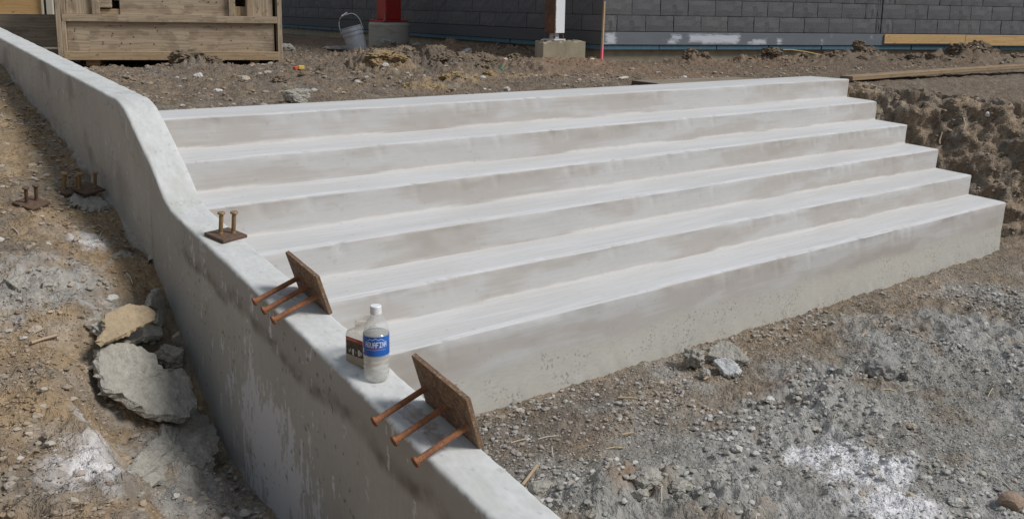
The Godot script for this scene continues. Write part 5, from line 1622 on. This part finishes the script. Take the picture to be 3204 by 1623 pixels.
	var kinds := [rock(911, 2, 0.14, 8), rock(912, 2, 0.12, 6), rock(913, 2, 0.18, 9), rock(914, 2, 0.1, 5)]
	var areas := [[Rect2(0.2, 1.75, 2.6, 1.7), 46, 0.025, 0.06, "loose grey stone on the dirt before the lowest step", "stones before the steps"], [Rect2(-1.3, -1.5, 1.05, 3.8), 40, 0.022, 0.055, "loose pale stone on the slope outside the cheek wall", "stones outside the wall"], [Rect2(0.4, -4.5, 5.5, 3.9), 44, 0.03, 0.085, "loose stone on the dirt between top step and building", "stones behind the steps"]]
	for q in areas:
		for k in q[1]:
			var x: float = q[0].position.x + r.randf() * q[0].size.x
			var zz: float = q[0].position.y + r.randf() * q[0].size.y
			var s := lerpf(q[2], q[3], pow(r.randf(), 2.0))
			var o := obj("stone", kinds[r.randi() % 4], [mats.stone_plain, mats.stone_pale, mats.stone_tan][r.randi() % 3], null, Transform3D(Basis.from_euler(Vector3(r.randf() * 0.6, r.randf() * TAU, r.randf() * 0.6)).scaled(Vector3(s * 1.2, s * 0.7, s)), Vector3(x, land(x, zz) + s * 0.14, zz)))
			tag(o, q[4], "stone", q[5])

# ------------------------------------------------------------------ litter: straw, sticks, scraps
func build_litter() -> void:
	var straw := surface(Color(0.58, 0.47, 0.30), 0.8)
	var straw_pale := surface(Color(0.56, 0.52, 0.44), 0.8)
	var r := RandomNumberGenerator.new()
	r.seed = 1001
	for k in 64:
		var x := 0.0
		var z := 0.0
		if k < 44:
			x = r.randf_range(0.5, 4.4)
			z = r.randf_range(1.72, 3.4)
		else:
			x = r.randf_range(-1.1, -0.3)
			z = r.randf_range(-1.4, 0.6)
		var l := r.randf_range(0.035, 0.11)
		var turn := r.randf() * PI
		var d := Vector3(cos(turn), 0, sin(turn)) * l * 0.5
		var p := Vector3(x, 0, z)
		var a := p - d
		var b := p + d
		a.y = land(a.x, a.z) + 0.007
		b.y = land(b.x, b.z) + 0.007
		var m := (a + b) * 0.5 + Vector3(r.randf_range(-0.004, 0.004), 0.004, r.randf_range(-0.004, 0.004))
		m.y = maxf(m.y, land(m.x, m.z) + 0.006)
		var o := obj("straw_stalk", tube([a - m, Vector3.ZERO, b - m], r.randf_range(0.0014, 0.0026), 5), straw if r.randf() < 0.6 else straw_pale, null, at(m))
		tag(o, "short straw stalk lying on the dirt", "straw", "straw stalks scattered on the dirt")
	# splinters of wood
	for q in [[2.53, 1.78, 0.13, 0.5], [2.12, 1.86, 0.055, 0.2], [1.35, 2.06, 0.06, -0.4], [0.72, 2.14, 0.16, 0.5], [3.3, 2.02, 0.12, 0.3], [1.62, 1.78, 0.09, -0.8]]:
		var y := land(q[0], q[1]) + 0.012
		var o := obj("wood_splinter", cbox(Vector3(q[2], 0.007, 0.012), 0.002), mats.pale_wood, null, at(Vector3(q[0], y, q[1]), Vector3(0, q[3], 0.05)))
		tag(o, "pale wood splinter lying on the dirt before the steps", "splinter", "wood splinters before the steps")
	var sx := -0.80
	var o := obj("stick", tube([Vector3(-0.05, 0.004, 0.02), Vector3(0.0, 0.0, 0.0), Vector3(0.055, 0.002, 0.004)], 0.006, 7), mats.grey_wood, null, at(Vector3(sx, land(sx, 0.96) + 0.012, 0.96), Vector3(0, 0.2, 0)))
	tag(o, "short weathered grey stick on dirt near the slabs", "stick")
	o = obj("wood_chip", cbox(Vector3(0.055, 0.008, 0.022), 0.002), surface(Color(0.66, 0.58, 0.44), 0.8), null, at(Vector3(-0.655, land(-0.655, 1.02) + 0.012, 1.02), Vector3(0.2, 0.3, 0.1)))
	tag(o, "pale splintered wood chip at the tip of the large slab", "wood chip")
	# coloured scraps behind the top step
	var box := thing("foam_scrap", "small pink and green scrap of foam board on the dirt", "scrap", Vector3(3.96, 0.0, -2.41), deg_to_rad(30.0))
	box.rotation.x = 0.5
	obj("core", cbox(Vector3(0.075, 0.075, 0.03), 0.003), surface(Color(0.50, 0.36, 0.28), 0.8), box, at(Vector3(0, 0.085, 0)))
	obj("green_face", cbox(Vector3(0.076, 0.04, 0.031), 0.003), surface(Color(0.22, 0.42, 0.31), 0.7), box, at(Vector3(0, 0.027, 0)))
	var wr := thing("wrapper", "crumpled red and yellow wrapper lying on the dirt", "wrapper", Vector3(2.375, land(2.375, -3.54) + 0.005, -3.54))
	obj("red_end", cbox(Vector3(0.05, 0.028, 0.04), 0.004), surface(Color(0.5, 0.09, 0.05), 0.5), wr, at(Vector3(-0.035, 0.014, 0), Vector3(0, 0.3, 0.2)))
	obj("yellow_end", cbox(Vector3(0.055, 0.035, 0.045), 0.004), surface(Color(0.72, 0.55, 0.10), 0.5), wr, at(Vector3(0.018, 0.018, 0.004), Vector3(0, -0.2, -0.1)))
	o = obj("yellow_strap", tube([Vector3(-0.36, 0.06, -0.2), Vector3(-0.2, 0.065, -0.08), Vector3(-0.02, 0.04, 0.02), Vector3(0.12, 0.015, 0.06), Vector3(0.22, 0.0, 0.10)], 0.009, 6), surface(Color(0.46, 0.36, 0.13), 0.7), null, at(Vector3(9.0, land(9.0, -2.4) + 0.005, -2.45)))
	tag(o, "bent yellow plastic strap lying among the clods", "strap")
	for q in [[6.05, -3.35, 0.10, 0.5], [4.6, -1.35, 0.11, 0.1], [2.9, -1.2, 0.06, 1.0], [6.0, -3.15, 0.05, 1.6]]:
		o = obj("wood_chip", cbox(Vector3(q[2], 0.012, q[2] * 0.4), 0.002), surface(Color(0.58, 0.53, 0.44), 0.8), null, at(Vector3(q[0], land(q[0], q[1]) + 0.012, q[1]), Vector3(0.1, q[3], 0.08)))
		tag(o, "pale flat wood chip on the dirt behind the top step", "wood chip", "wood chips behind the steps")
	# small roots hanging out of the cut bank
	for q in [[6.72, -0.36, 0.80], [6.78, -0.52, 0.9], [6.6, -0.45, 0.66]]:
		o = obj("root", tube([Vector3(0.06, 0.05, -0.02), Vector3(0.0, 0.0, 0.03), Vector3(-0.03, -0.06, 0.03), Vector3(-0.06, -0.09, 0.05)], 0.007, 6), mats.grey_wood, null, at(Vector3(q[0], q[1], q[2])))
		tag(o, "short bare root sticking out of the cut earth bank", "root", "roots in the cut bank")
